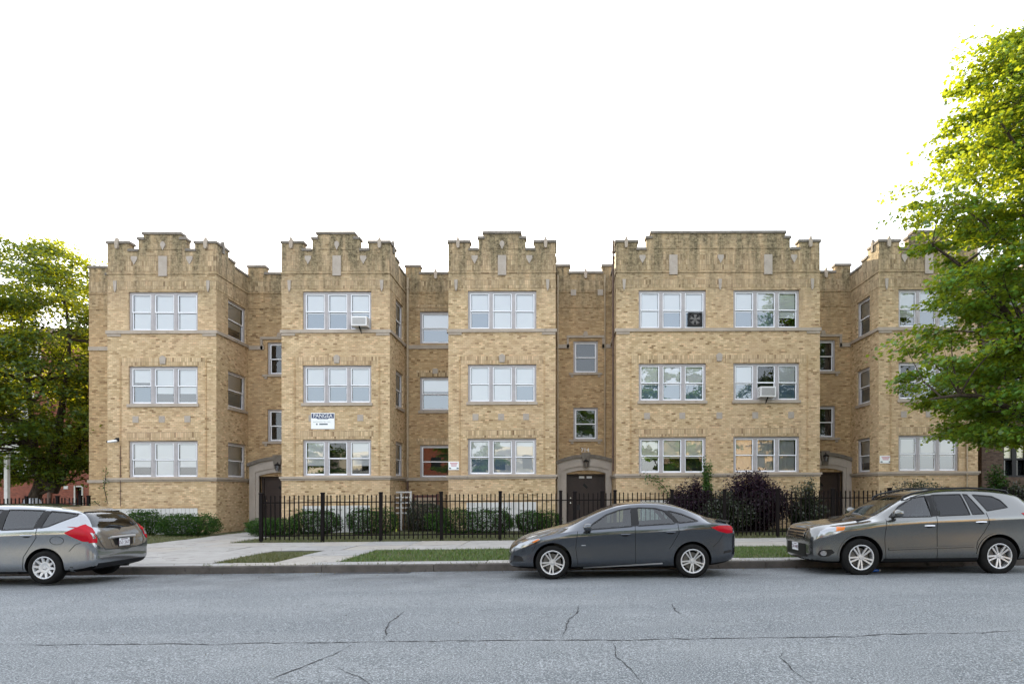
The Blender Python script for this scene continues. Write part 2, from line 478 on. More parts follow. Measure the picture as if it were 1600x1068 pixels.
# --- grass: short blades standing on the lawns and verges
def grass(name, rects, n, h, cols, z=-0.02, hole=None):
    X, Y = [], []
    A = sum((r[1]-r[0])*(r[3]-r[2]) for r in rects)
    for r in rects:
        k = int(n*(r[1]-r[0])*(r[3]-r[2])/A)
        X.append(nrg.uniform(r[0], r[1], k)); Y.append(nrg.uniform(r[2], r[3], k))
    X = np.concatenate(X); Y = np.concatenate(Y); k = len(X)
    # thin, worn spots
    worn = np.sin(X*1.7+np.sin(Y*2.3)*1.4)*np.cos(Y*1.9+X*0.6)+nrg.normal(0, 0.45, k)
    keep = worn < 0.85
    X, Y = X[keep], Y[keep]; k = len(X)
    X = X+nrg.normal(0, 0.05, k); Y = Y+nrg.normal(0, 0.05, k)
    H = h*nrg.uniform(0.45, 1.25, k); th = nrg.uniform(0, 2*np.pi, k); le = nrg.normal(0, 0.5, (k, 2))*H[:, None]
    w = nrg.uniform(0.004, 0.008, k)*1.4
    V = np.zeros((k, 3, 3)); Z = np.full(k, z)
    V[:, 0] = np.stack([X-np.cos(th)*w, Y-np.sin(th)*w, Z], 1)
    V[:, 1] = np.stack([X+np.cos(th)*w, Y+np.sin(th)*w, Z], 1)
    V[:, 2] = np.stack([X+le[:, 0], Y+le[:, 1], Z+H], 1)
    me = tri_mesh(name, V)
    me.materials.append(cols)
    o = put(name, me); o['kind'] = 'stuff'
    return o
def tri_mesh(name, V):
    k = V.shape[0]
    me = bpy.data.meshes.new(name)
    me.vertices.add(k*3); me.vertices.foreach_set('co', V.reshape(-1).astype(np.float32))
    me.loops.add(k*3); me.loops.foreach_set('vertex_index', np.arange(k*3, dtype=np.int32))
    me.polygons.add(k); me.polygons.foreach_set('loop_start', np.arange(0, k*3, 3, dtype=np.int32))
    me.update(calc_edges=True)
    return me
def leaf_mat(name, cols, trans, tf=0.45, gloss=0.06, big=0.0):
    m = bpy.data.materials.new(name); m.use_nodes = True; t = NT(m); t.n.remove(t.b)
    g = t.new('NewGeometry')
    c = t.ramp(g.outputs['Random Per Island'], cols)
    if big:
        nz = t.ramp(t.noise(0.8, 2, 0.5, g.outputs['Position']), [(0.35, (0,0,0)), (0.65, (1,1,1))])
        c = t.mix(t.math('MULTIPLY', nz, big), c, cols[-1][1])
    d = t.new('BsdfDiffuse'); t.link(c, d.inputs[0])
    tr = t.new('BsdfTranslucent'); t.link(t.mix(0.5, c, trans), tr.inputs[0])
    gl = t.new('BsdfGlossy'); gl.inputs['Roughness'].default_value = 0.45
    m1 = t.new('MixShader'); m1.inputs[0].default_value = tf; t.link(d.outputs[0], m1.inputs[1]); t.link(tr.outputs[0], m1.inputs[2])
    m2 = t.new('MixShader'); m2.inputs[0].default_value = gloss; t.link(m1.outputs[0], m2.inputs[1]); t.link(gl.outputs[0], m2.inputs[2])
    t.link(m2.outputs[0], t.n['Material Output'].inputs[0])
    return m
M['grass'] = leaf_mat('grass_blades', [(0, (0.05, 0.10, 0.015)), (0.5, (0.085, 0.16, 0.022)), (0.85, (0.13, 0.19, 0.035)), (1, (0.24, 0.21, 0.08))], (0.12, 0.2, 0.02), 0.3)
M['grass_dry'] = leaf_mat('dry_grass_blades', [(0, (0.06, 0.075, 0.02)), (0.5, (0.11, 0.135, 0.035)), (0.85, (0.17, 0.15, 0.06)), (1, (0.24, 0.20, 0.10))], (0.15, 0.18, 0.04), 0.3)
grass('grass', [(-5.1, 0.4, 14.52, 17.52), (1.9, 14, 14.52, 17.52)], 26000, 0.075, M['grass'])
grass('kerb_weeds', [(-8, 14, YC+0.06, YC+0.16), (-10, 14, 20.58, 20.8), (-10.78, -10.62, 20.7, 28.5), (-13.3, -13.12, 20.7, 28.5)], 3800, 0.07, M['grass_dry'])
grass('dry_grass', [(-7.85, -6.52, 14.55, 16.9)], 4200, 0.06, M['grass_dry'])
grass('front_lawn_grass', [(-10.7, 0.1, 20.7, 25.6), (1.5, 11.2, 20.7, 25.6), (-20, -13.2, 20.7, 25.0)], 34000, 0.075, M['grass_dry'])

# fallen leaves and grit along the gutter and on the paving
def litter(name, n, x0, x1, y0, y1, zfun, size, m, edge=False):
    X = nrg.uniform(x0, x1, n); Y = (y1-np.abs(nrg.normal(0, (y1-y0)*0.35, n))) if edge else nrg.uniform(y0, y1, n)
    th = nrg.uniform(0, 6.28, n); L = size*nrg.uniform(0.4, 1.3, n)
    V = np.zeros((n, 3, 3))
    Z = np.array([zfun(x, y) for x, y in zip(X, Y)])+0.006
    for i, (a, r_) in enumerate(((0, 1), (2.2, 0.7), (4.0, 0.8))):
        V[:, i] = np.stack([X+np.cos(th+a)*L*r_, Y+np.sin(th+a)*L*r_, Z+nrg.uniform(0, 0.012, n)], 1)
    me = tri_mesh(name, V); me.materials.append(m); o = put(name, me); o['kind'] = 'stuff'
M['fallen'] = leaf_mat('fallen_leaf', [(0, (0.03, 0.022, 0.015)), (0.5, (0.07, 0.045, 0.022)), (0.85, (0.12, 0.08, 0.03)), (1, (0.20, 0.18, 0.05))], (0.1, 0.08, 0.02), 0.1, 0.02)
litter('gutter_debris', 1500, -14, 14, 13.1, YC-0.01, zroad, 0.022, M['fallen'], True)
litter('fallen_leaves', 420, -16, 14, YC+0.1, 20.6, lambda x, y: 0.0, 0.03, M['fallen'])
litter('road_grit', 700, -12, 13, 5, 13.2, zroad, 0.011, M['fallen'])
# ------------------------------------------------------------------ the apartment building
bld = empty('apartment_building', (0, 0, 0))
tag(bld, 'long three storey buff brick apartment building with stepped parapets behind the iron fence', 'building')

def zf(py, Y=YF, px=785): return UZ(px, py, Y)
Z3T, Z3B = zf(454), zf(514)
Z2T, Z2B = zf(569), zf(627.5)
Z1T, Z1B = zf(684.5), zf(741)
BELT0, BELT1 = zf(747.5), zf(741.5)
SILL0, SILL1 = zf(519), zf(514)
FL = ((Z3B, Z3T), (Z2B, Z2T), (Z1B, Z1T))
ZTOP, ZMER, ZLOW, ZSTEP, ZSHELF = zf(361), zf(375), zf(387), zf(369), zf(424)
ZRM, ZRL = UZ(785, 413, YR), UZ(785, 424, YR)
ZBASE = -0.12

# local frames of the wall planes: P(u, v, z), v = into the building
def front(y): return lambda u, v, z: (u, y+v, z)
def face_right(x): return lambda u, v, z: (x-v, u, z)      # looks towards +x, u = world y
def face_left(x): return lambda u, v, z: (x+v, u, z)

def wall(mb, P, u0, u1, z0, z1, holes=(), reveal=0.30, m=0):
    us = sorted({u0, u1, *[h[0] for h in holes], *[h[1] for h in holes]})
    zs = sorted({z0, z1, *[h[2] for h in holes], *[h[3] for h in holes]})
    us = [u for u in us if u0-1e-6 <= u <= u1+1e-6]; zs = [z for z in zs if z0-1e-6 <= z <= z1+1e-6]
    for a, b in zip(us, us[1:]):
        for c, d in zip(zs, zs[1:]):
            mu, mz = (a+b)/2, (c+d)/2
            if any(h[0] < mu < h[1] and h[2] < mz < h[3] for h in holes): continue
            mb.quad(P(a,0,c), P(b,0,c), P(b,0,d), P(a,0,d), m)
    for h in holes:
        a, b, c, d = h[:4]
        for q in (((a,c),(b,c)), ((b,c),(b,d)), ((b,d),(a,d)), ((a,d),(a,c))):
            (p, r), (s, t) = q
            mb.quad(P(p,0,r), P(s,0,t), P(s,reveal,t), P(p,reveal,r), m)
def band(mb, P, u0, u1, z0, z1, out, inn=0.02, m=0):
    """a course standing proud of a wall plane"""
    a = [P(u0,-out,z0), P(u1,-out,z0), P(u1,inn,z0), P(u0,inn,z0), P(u0,-out,z1), P(u1,-out,z1), P(u1,inn,z1), P(u0,inn,z1)]
    n = len(mb.v); mb.v += a
    for q in ((0,3,2,1),(4,5,6,7),(0,1,5,4),(1,2,6,5),(2,3,7,6),(3,0,4,7)):
        mb.f.append(tuple(n+i for i in q)); mb.m.append(m)

# ---- windows: frame (the part) > sash, pane, blind, room behind
_wc = {}
def cached(key, fn):
    if key not in _wc: _wc[key] = fn()
    return _wc[key]
def frame_mesh(w, h, n):
    mb = MB(); s, mu = 0.085, 0.145
    lw = (w-2*s-(n-1)*mu)/n
    y0, y1 = 0.07, 0.22
    mb.box(0, s, y0, y1, 0, h); mb.box(w-s, w, y0, y1, 0, h)
    mb.box(s, w-s, y0-0.002, y1, h-0.075, h); mb.box(s, w-s, y0-0.012, y1, 0, 0.05)
    for i in range(1, n):
        x = s+i*lw+(i-1)*mu
        mb.box(x, x+mu, y0-0.006, y1, 0.05, h-0.075)
        mb.box(x+mu*0.42, x+mu*0.58, y0-0.018, y0-0.006, 0.05, h-0.075)     # moulded centre bead
    return mb.mesh('window_frame', M['frame'])
def sash_mesh(lw, lh):
    mb = MB(); t = 0.042; mid = lh*0.5
    # upper sash stands forward, lower sash sits behind it
    for (z0, z1, y0) in ((mid-0.02, lh, 0.095), (0, mid+0.02, 0.13)):
        y1 = y0+0.033
        mb.box(0, t, y0, y1, z0, z1); mb.box(lw-t, lw, y0, y1, z0, z1)
        mb.box(t, lw-t, y0, y1, z0, z0+(t if z0 else t*1.3)); mb.box(t, lw-t, y0, y1, z1-t, z1)
        # black strips round each pane, painted-in shadow lines of the sash
        zb, zt, shd, ya, yb = z0+(t if z0 else t*1.3), z1-t, 0.014, y0+0.012, y0+0.022
        mb.box(t, t+shd, ya, yb, zb, zt, 1); mb.box(lw-t-shd, lw-t, ya, yb, zb, zt, 1); mb.box(t+shd, lw-t-shd, ya, yb, zt-shd, zt, 1); mb.box(t+shd, lw-t-shd, ya, yb, zb, zb+shd*0.6, 1)
    return mb.mesh('sash', [M['sash'], M['black']])
def pane_mesh(lw, lh, m):
    mb = MB(); t = 0.04; mid = lh*0.5
    for (z0, z1, y0) in ((mid+0.02, lh-t, 0.111), (t, mid-0.02, 0.146)):
        mb.quad((t, y0, z0), (lw-t, y0, z0), (lw-t, y0, z1), (t, y0, z1))
    return mb.mesh('pane', m)
def sheet_mesh(name, x0, x1, z0, z1, y, m, pleat=0):
    mb = MB()
    if pleat:
        k = 24
        for i in range(k):
            a, b = x0+(x1-x0)*i/k, x0+(x1-x0)*(i+1)/k
            ya, yb = y+(0.03 if i % 2 else 0), y+(0.03 if (i+1) % 2 else 0)
            mb.quad((a, ya, z0), (b, yb, z0), (b, yb, z1), (a, ya, z1))
    else:
        mb.box(x0, x1, y, y+0.012, z0, z1)
        mb.box(x0, x1, y-0.008, y+0.02, z0-0.025, z0)
    return mb.mesh(name, m)
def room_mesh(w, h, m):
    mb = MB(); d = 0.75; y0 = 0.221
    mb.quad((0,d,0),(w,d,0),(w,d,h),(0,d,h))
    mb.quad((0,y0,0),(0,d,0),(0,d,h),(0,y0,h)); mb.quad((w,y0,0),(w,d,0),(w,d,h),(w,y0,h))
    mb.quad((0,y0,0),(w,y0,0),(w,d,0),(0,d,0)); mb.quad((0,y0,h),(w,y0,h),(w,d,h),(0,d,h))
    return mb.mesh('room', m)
WIN = []
def window(w, h, codes, loc, rz=0.0, label=None):
    """codes: one letter per light - W blind fully down, H upper blind over an insect screen, L low blind, Y cream blind, C curtains, D bare"""
    n = len(codes)
    k = (round(w, 3), round(h, 3), n)
    o = put('window', cached(('f',)+k, lambda: frame_mesh(w, h, n)), bld, loc, (0, 0, rz))
    if label: o['label'] = label
    s, mu = 0.085, 0.145
    lw = (w-2*s-(n-1)*mu)/n; lh = h-0.125
    kk = (round(lw, 3), round(lh, 3))
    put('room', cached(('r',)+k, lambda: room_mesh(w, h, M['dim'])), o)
    for i, c in enumerate(codes):
        at = (s+i*(lw+mu), 0, 0.05)
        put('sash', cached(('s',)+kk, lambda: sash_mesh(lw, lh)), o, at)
        put('pane', cached(('p', c in 'DQ')+kk, lambda: pane_mesh(lw, lh, M['pane_dark' if c in 'DQ' else 'pane'])), o, at)
        a, b = 0.05, lw-0.05
        if c in 'HLYA':
            f = {'H': 0.46, 'L': 0.30, 'Y': 0.45, 'A': 0.62}[c]
            bm = M['blind_cream'] if c == 'Y' else M['blind']
            put('blind', cached(('b', c)+kk, lambda: sheet_mesh('blind', a, b, lh*f, lh-0.03, 0.175, bm)), o, at)
        if c in 'W':
            put('blind', cached(('b', c)+kk, lambda: sheet_mesh('blind', a, b, 0.06, lh-0.03, 0.175, M['blind'])), o, at)
        if c in 'HA':
            put('insect_screen', cached(('i',)+kk, lambda: sheet_mesh('insect_screen', 0.04, lw-0.04, 0.05, lh*0.49, 0.205, M['screen'])), o, at)
        if c == 'C':
            put('curtain', cached(('c',)+kk, lambda: sheet_mesh('curtain', a, b, 0.04, lh-0.03, 0.24, M['curtain'], 1)), o, at)
    WIN.append(o)
    return o

WALL, SOLD, STONE = MB(), MB(), MB()
def stone_part(name, m, fn, parent=bld):
    mb = MB(); fn(mb); return mb.build(name, m, parent)

def soldier(P, u0, u1, z0, z1, out):
    mb = MB(); band(mb, P, u0, u1, z0, z1, out); return mb.build('soldier_course', M['brick_up'], bld)
def coping(x0, x1, y0, y1, z, h=0.115, ov=0.05):
    mb = MB(); mb.cbox(x0-ov, x1+ov, y0-ov, y1+ov, z, z+h, 0.025)
    mb.build('coping_stone', M['coping'], bld)
def finial(x, y, z):
    mb = MB()
    mb.prism([(x-0.06, z-0.22), (x-0.03, z-0.28), (x+0.03, z-0.28), (x+0.06, z-0.22), (x+0.075, z+0.03), (x+0.04, z+0.09), (x+0.042, z+0.13), (x, z+0.185), (x-0.042, z+0.13), (x-0.04, z+0.09), (x-0.075, z+0.03)], y-0.10, y+0.06)
    mb.build('finial', M['stone'], bld)

TH = 0.32      # parapet thickness
def parapet_block(x0, x1, z0, z1, y=YF, th=TH, cop=True):
    """a piece of parapet between two heights with its coping stone on top"""
    WALL.box(x0, x1, y, y+th, z0, z1-0.115)
    if cop: coping(x0+0.05-0.05, x1, y, y+th, z1-0.115, ov=0.045)
def pinnacle_profile(x0, x1, double=False):
    w = x1-x0
    mw = 0.87
    lw, sw = 0.37, 0.20
    xa, xb, xc = x0+mw, x0+mw+lw, x0+mw+lw+sw
    xd, xe, xf = x1-mw-lw-sw, x1-mw-lw, x1-mw
    return (x0, xa, xb, xc, xd, xe, xf, x1)

def bay(px0, px1, wins, codes, pw, narrow=False, tall=(), small=(), arch=True):
    """one projecting bay; wins = pixel ranges of its window groups"""
    x0, x1 = UX(px0, YF), UX(px1, YF)
    global WALL
    WALL = MB()
    P = front(YF)
    groups = [(UX(a, YF), UX(b, YF)) for a, b in wins]
    holes = []
    for fl, (zb, zt) in enumerate(FL):
        for gi, (a, b) in enumerate(groups):
            holes.append((a, b, zb, zt))
            window(b-a, zt-zb, codes[fl][gi], (a, YF, zb))
    base_h = []
    wall(WALL, P, x0, x1, ZBASE, ZSHELF, holes)
    # low white panel boarding over the cellar windows
    ba, bb = groups[0][0]-0.02, groups[0][1]+0.02
    # parapet
    q = pinnacle_profile(x0, x1)
    WALL.box(x0, x1, YF, YF+TH, ZSHELF, ZLOW-0.116)
    parapet_block(q[0], q[1], ZLOW-0.116, ZMER); parapet_block(q[6], q[7], ZLOW-0.116, ZMER)
    coping(q[1], q[2]-0.05, YF, YF+TH, ZLOW-0.115, ov=0.045); coping(q[5]+0.05, q[6], YF, YF+TH, ZLOW-0.115, ov=0.045)
    parapet_block(q[2], q[3], ZLOW-0.116, ZSTEP); parapet_block(q[4], q[5], ZLOW-0.116, ZSTEP)
    parapet_block(q[3], q[4], ZLOW-0.116, ZTOP)
    finial((q[0]+q[1])/2-0.03, YF, ZMER-0.06); finial((q[6]+q[7])/2+0.03, YF, ZMER-0.06)
    # courses
    band(WALL, P, x0-0.02, x1+0.02, ZSHELF-0.07, ZSHELF, 0.03)
    band(WALL, P, q[3]+0.05, q[4]-0.05, zf(389), zf(387), 0.02)
    soldier(P, x0, x1, zf(423), zf(397), 0.006)
    soldier(P, x0, x1, zf(450), zf(437), 0.012)
    for a, b in groups:
        soldier(P, a-0.34, b+0.34, zf(568), zf(556), 0.008)
        soldier(P, a-0.1, b+0.1, zf(683), zf(671), 0.008)
    # narrow raised strips that frame the middle of the bay
    for s in ((groups[0][0]-0.36, groups[0][0]-0.30), (groups[-1][1]+0.30, groups[-1][1]+0.36)):
        stone_part('brick_strip', M['brick_core'], lambda m: band(m, P, s[0], s[1], BELT1+0.02, zf(556), 0.022))
    # stone courses
    stone_part('sill_course', M['stone'], lambda m: (band(m, P, x0-0.05, x1+0.05, SILL0, SILL1, 0.06), band(m, P, x0, x0+0.55, SILL0-0.1, SILL0, 0.035), band(m, P, x1-0.55, x1, SILL0-0.1, SILL0, 0.035)))
    stone_part('belt_course', M['stone'], lambda m: (band(m, P, x0-0.07, x1+0.07, BELT0+0.07, BELT1, 0.085), band(m, P, x0-0.03, x1+0.03, BELT0, BELT0+0.07, 0.04)))
    for a, b in groups:
        stone_part('window_sill', M['stone'], lambda m: band(m, P, a-0.05, b+0.05, Z2B-0.12, Z2B, 0.06))
        # small square plaques between first and second floor
        mid = (a+b)/2
        if not small:
            for xx in (mid-1.05, mid, mid+1.05):
                stone_part('square_plaque', M['plaque'], lambda m: band(m, P, xx-0.11, xx+0.11, zf(656), zf(647), 0.015))
    for px in small:
        xx = UX(px, YF)
        stone_part('square_plaque', M['plaque'], lambda m: band(m, P, xx-0.12, xx+0.12, zf(656), zf(646), 0.015))
    mids = [(groups[0][0]+groups[-1][1])/2] if not tall else [UX(p, YF) for p in tall]
    for xx in mids:
        stone_part('tall_plaque', M['plaque'], lambda m: band(m, P, xx-0.17, xx+0.17, zf(430), zf(399), 0.05))
        if not tall:
            def shield(m, xx=xx): m.prism([(xx-0.10, zf(382)), (xx, zf(390)), (xx+0.10, zf(382)), (xx+0.08, zf(378)), (xx, zf(376)), (xx-0.08, zf(378))], YF-0.05, YF+0.02)
            stone_part('shield', M['plaque'], shield)
    for xx in ((q[1]+q[2])/2+0.02, (q[5]+q[6])/2-0.02) + ((UX(1126, YF),) if tall else ()):
        def shield(m, xx=xx): m.prism([(xx-0.13, zf(403)), (xx+0.0, zf(412)), (xx+0.13, zf(403)), (xx+0.12, zf(399)), (xx-0.12, zf(399))], YF-0.03, YF+0.02)
        stone_part('shield', M['plaque'], shield)
    for xx in (x0+0.32, x1-0.32) + ((UX(1125, YF),) if tall else ()):
        def drop(m, xx=xx): m.prism([(xx-0.05, zf(450)), (xx, zf(455)), (xx+0.05, zf(450)), (xx+0.07, zf(437)), (xx-0.07, zf(437))], YF-0.05, YF+0.02)
        stone_part('pendant', M['plaque'], drop)
    cx = (groups[0][0]+groups[-1][1])/2
    def key(m): m.prism([(cx-0.10, zf(566)), (cx+0.10, zf(566)), (cx+0.13, zf(556)), (cx+0.03, zf(553)), (cx-0.03, zf(553)), (cx-0.13, zf(556))], YF-0.06, YF+0.02)
    stone_part('keystone', M['plaque'], key)
    WALL.build('bay_wall', M['brick'], bld)
    return x0, x1, groups

def basement_panel(px0, px1, pyt, pyb):
    a, b = UX(px0, YF), UX(px1, YF)
    zt, zb = zf(pyt), zf(pyb)
    n = max(6, int((b-a)/0.16))
    lint = MB(); band(lint, front(YF), a-0.06, b+0.06, zt, zt+0.07, 0.03); p = lint.build('cellar_panel', M['brick_core'], bld)
    for i in range(n):
        x0 = a+(b-a)*i/n; x1 = a+(b-a)*(i+1)/n
        mb = MB(); mb.box(x0+0.006, x1-0.006, YF-0.018-rnd.uniform(0, 0.006), YF+0.01, zb, zt)
        mb.build('board', M['white'], p)

b1 = bay(168, 338, [(201, 309)], (('WWW',), ('ALL',), ('LWL',)), 0, small=(212, 253, 293))
b2 = bay(440, 609, [(473, 580)], (('HHH',), ('HHH',), ('LDL',)), 0, small=(487, 563))
b3 = bay(700.5, 868, [(731, 838)], (('HWW',), ('WWH',), ('HHW',)), 0, small=(743, 783, 822))
b4 = bay(963, 1281, [(998, 1103), (1146, 1249)], (('WHH', 'HHL'), ('HHH', 'HDH'), ('YYY', 'CCC')), 0, tall=(1052, 1200), small=(1011, 1066, 1124, 1180, 1236))
b5 = bay(1373, 1528, [(1404, 1498)], (('LHH',), ('DHD',), ('HHH',)), 0, small=(1412, 1451, 1490))
basement_panel(171, 309, 789, 829)
basement_panel(473, 578, 787, 829)
basement_panel(729, 838, 784, 829)
basement_panel(1000, 1100, 783, 829)

# ---- returns of the bays, with one window on each floor where the photograph shows one
def ret(x, side, win, codes):
    P = (face_right if side > 0 else face_left)(x)
    holes = []
    global WALL
    WALL = MB()
    if win:
        for fl, (zb, zt) in enumerate(FL):
            holes.append((win[0], win[1], zb, zt))
            if side > 0: window(win[1]-win[0], zt-zb, codes[fl], (x, win[0], zb), R(90))
            else: window(win[1]-win[0], zt-zb, codes[fl], (x, win[1], zb), R(-90))
    wall(WALL, P, YF, YR, ZBASE, ZSHELF, holes)
    sx0, sx1 = (x-TH, x) if side > 0 else (x, x+TH)
    ya = YF+0.95
    WALL.box(sx0, sx1, YF+TH, YR+0.2, ZSHELF, ZLOW-0.30)
    WALL.box(sx0, sx1, YF+TH, ya, ZLOW-0.30, ZMER-0.115); coping(sx0, sx1, YF+TH+0.05, ya, ZMER-0.115, ov=0.045)
    WALL.box(sx0, sx1, ya, ya+0.55, ZLOW-0.30, ZLOW-0.115); coping(sx0, sx1, ya+0.05, ya+0.5, ZLOW-0.115, ov=0.045)
    coping(sx0, sx1, ya+0.6, YR+0.15, ZLOW-0.30, ov=0.045)
    e = MB()
    e.prism([(YF+0.42, ZMER-0.35), (YF+0.58, ZMER-0.35), (YF+0.58, ZMER+0.05), (YF+0.50, ZMER+0.17), (YF+0.42, ZMER+0.05)], -0.05, 0.06)
    e.v = [(x - side*v[1]*-1 if False else x + side*(-v[1]), v[0], v[2]) for v in e.v]
    e.build('finial', M['coping'], bld)
    band(WALL, P, YF-0.02, YR, ZSHELF-0.07, ZSHELF, 0.03)
    soldier(P, YF+0.02, YR, zf(423), zf(397), 0.006)
    soldier(P, YF+0.02, YR, zf(450), zf(437), 0.012)
    stone_part('sill_course', M['stone'], lambda m: band(m, P, YF, YR, SILL0, SILL1-0.002, 0.06))
    stone_part('belt_course', M['stone'], lambda m: (band(m, P, YF, YR, BELT0+0.07, BELT1-0.002, 0.085), band(m, P, YF, YR, BELT0, BELT0+0.068, 0.04)))
    WALL.build('return_wall', M['brick'], bld)
    if win: stone_part('window_sill', M['stone'], lambda m: band(m, P, win[0]-0.05, win[1]+0.05, Z2B-0.12, Z2B, 0.06))
ret(b1[0], -1, None, None); ret(b1[1], 1, (27.22, 28.74), ('L', 'H', 'W'))
ret(b2[0], -1, None, None); ret(b2[1], 1, (27.25, 28.5), ('H', 'H', 'H'))
ret(b3[0], -1, None, None); ret(b3[1], 1, None, None)
ret(b4[0], -1, None, None); ret(b4[1], 1, None, None)
ret(b5[0], -1, (27.08, 28.27), ('H', 'H', 'L')); ret(b5[1], 1, None, None)

# ---- recessed walls between the bays
def recess(x0, x1, wins, merlons, low=True):
    P = front(YR); CORE = MB()
    wall(CORE, P, x0, x1, ZBASE, ZRL-0.116, wins)
    CORE.box(x0, x1, YR+0.002, YR+TH, ZSHELF, ZRL-0.116)
    cuts = sorted(merlons)
    x = x0
    for a, b in cuts:
        if a > x+0.05: coping(x, a, YR, YR+TH, ZRL-0.115, ov=0.04)
        CORE.box(a, b, YR, YR+TH, ZRL-0.115, ZRM-0.115); coping(a, b, YR, YR+TH, ZRM-0.115, ov=0.04)
        x = b
    if x < x1-0.05: coping(x, x1, YR, YR+TH, ZRL-0.115, ov=0.04)
    soldier(P, x0, x1, UZ(785, 455, YR), UZ(785, 438, YR), 0.008)
    band(CORE, P, x0, x1, UZ(785, 457.5, YR), UZ(785, 455.5, YR), 0.025)
    band(CORE, P, x0, x1, UZ(785, 481, YR), UZ(785, 478.5, YR), 0.02)
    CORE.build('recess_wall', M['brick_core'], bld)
def rx(px): return UX(px, YR)
def rz(py): return UZ(785, py, YR)
ST = ((rz(583), rz(533)), (rz(687), rz(637)))          # stair windows: (bottom, top)
W3 = ((rz(536), rz(486)), (rz(640), rz(588)), (rz(745), rz(694)))
STW = []
def stair_windows(xa, xb, codes):
    out = []
    for (zb, zt), c in zip(ST, codes):
        out.append((xa, xb, zb, zt)); window(xb-xa, zt-zb, c, (xa, YR, zb))
        P = front(YR)
        stone_part('window_sill', M['stone'], lambda m: (band(m, P, xa-0.2, xb+0.2, zb-0.1, zb, 0.07), band(m, P, xa-0.12, xa, zb-0.2, zb-0.1, 0.05), band(m, P, xb, xb+0.12, zb-0.2, zb-0.1, 0.05)))
    zt = ST[0][1]
    def hood(m):
        band(m, P, xa-0.3, xb+0.3, zt+0.13, zt+0.24, 0.07)
        band(m, P, xa-0.3, xa-0.2, zt-0.35, zt+0.13, 0.05); band(m, P, xb+0.2, xb+0.3, zt-0.35, zt+0.13, 0.05)
        m.prism([((xa+xb)/2-0.12, zt+0.24), ((xa+xb)/2+0.12, zt+0.24), ((xa+xb)/2+0.06, zt+0.42), ((xa+xb)/2-0.06, zt+0.42)], YR-0.08, YR+0.01)
    stone_part('hood_mould', M['stone'], hood)
    return out
def sill_band(x0, x1):
    stone_part('sill_course', M['stone'], lambda m: band(m, front(YR), x0, x1, rz(544.5), rz(538.5), 0.05))

# left wing
lx = rx(139)
recess(lx, b1[0], [(b1[0]-0.25, b1[0]+0.0, z0, z1) for z0, z1 in W3], [(lx, lx+0.75)])
for z0, z1 in W3: window(0.62, z1-z0, 'D', (b1[0]-0.25, YR, z0))
sill_band(lx, b1[0]-0.26)
stone_part('belt_course', M['stone'], lambda m: band(m, front(YR), lx-0.04, b1[0], BELT0+0.02, BELT1, 0.06))
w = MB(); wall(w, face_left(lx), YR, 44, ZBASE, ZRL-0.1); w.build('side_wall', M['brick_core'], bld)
# recess 1 (door at left, stair windows half hidden by the second bay)
s1 = stair_windows(rx(418), rx(418)+1.1, ('D', 'D'))
DOORS = []
def door_hole(cx, half): return (cx-half, cx+half, -0.02, rz(741))
d1 = rx(406)+0.86
recess(b1[1], b2[0], s1+[door_hole(d1, 0.86)], [(b1[1], b1[1]+0.78)])
sill_band(b1[1]+0.07, rx(413))
# recess 2 (three wide windows beside the third bay)
w2a, w2b = rx(656), rx(656)+1.75
h2 = []
for (z0, z1), c in zip(W3, ('H', 'A', 'Q')):
    h2.append((w2a, w2b, z0, z1)); window(w2b-w2a, z1-z0, c, (w2a, YR, z0))
recess(b2[1], b3[0], h2, [(b2[1], b2[1]+0.66)])
sill_band(b2[1]+0.07, b3[0])
stone_part('belt_course', M['stone'], lambda m: band(m, front(YR), b2[1], b3[0], BELT0, BELT1-0.01, 0.07))
stone_part('window_sill', M['stone'], lambda m: band(m, front(YR), w2a-0.06, w2b+0.06, W3[1][0]-0.13, W3[1][0], 0.06))
for (z0, z1) in W3: soldier(front(YR), w2a-0.15, w2b+0.15, z1+0.02, z1+0.3, 0.01)
stone_part('square_plaque', M['plaque'], lambda m: band(m, front(YR), rx(676), rx(684), rz(583), rz(575), 0.02))
finial(rx(681), YR, ZRL-0.06)
# recess 3 (middle entrance)
s3 = stair_windows(rx(896), rx(934), ('D', 'D'))
d3 = (rx(885)+rx(946))/2
recess(b3[1], b4[0], s3+[door_hole(d3, (rx(946)-rx(885))/2)], [(b3[1], rx(890)), (rx(941), b4[0])])
sill_band(b3[1], rx(890)); sill_band(rx(941), b4[0])
finial(rx(915), YR, ZRL-0.06)
for p in (896, 938): stone_part('square_plaque', M['plaque'], lambda m: band(m, front(YR), rx(p)-0.12, rx(p)+0.12, rz(462), rz(453), 0.03))
for p in (884, 941): stone_part('brick_strip', M['brick_core'], lambda m: band(m, front(YR), rx(p)-0.03, rx(p)+0.03, rz(712), rz(560), 0.02))
# recess 4 (right entrance)
s4 = stair_windows(rx(1304)-1.1, rx(1305), ('D', 'D'))
d4 = rx(1316)-0.86
recess(b4[1], b5[0], s4+[door_hole(d4, 0.86)], [(b5[0]-0.7, b5[0])])
sill_band(rx(1311), b5[0])
finial(rx(1290), YR, ZRL-0.06)

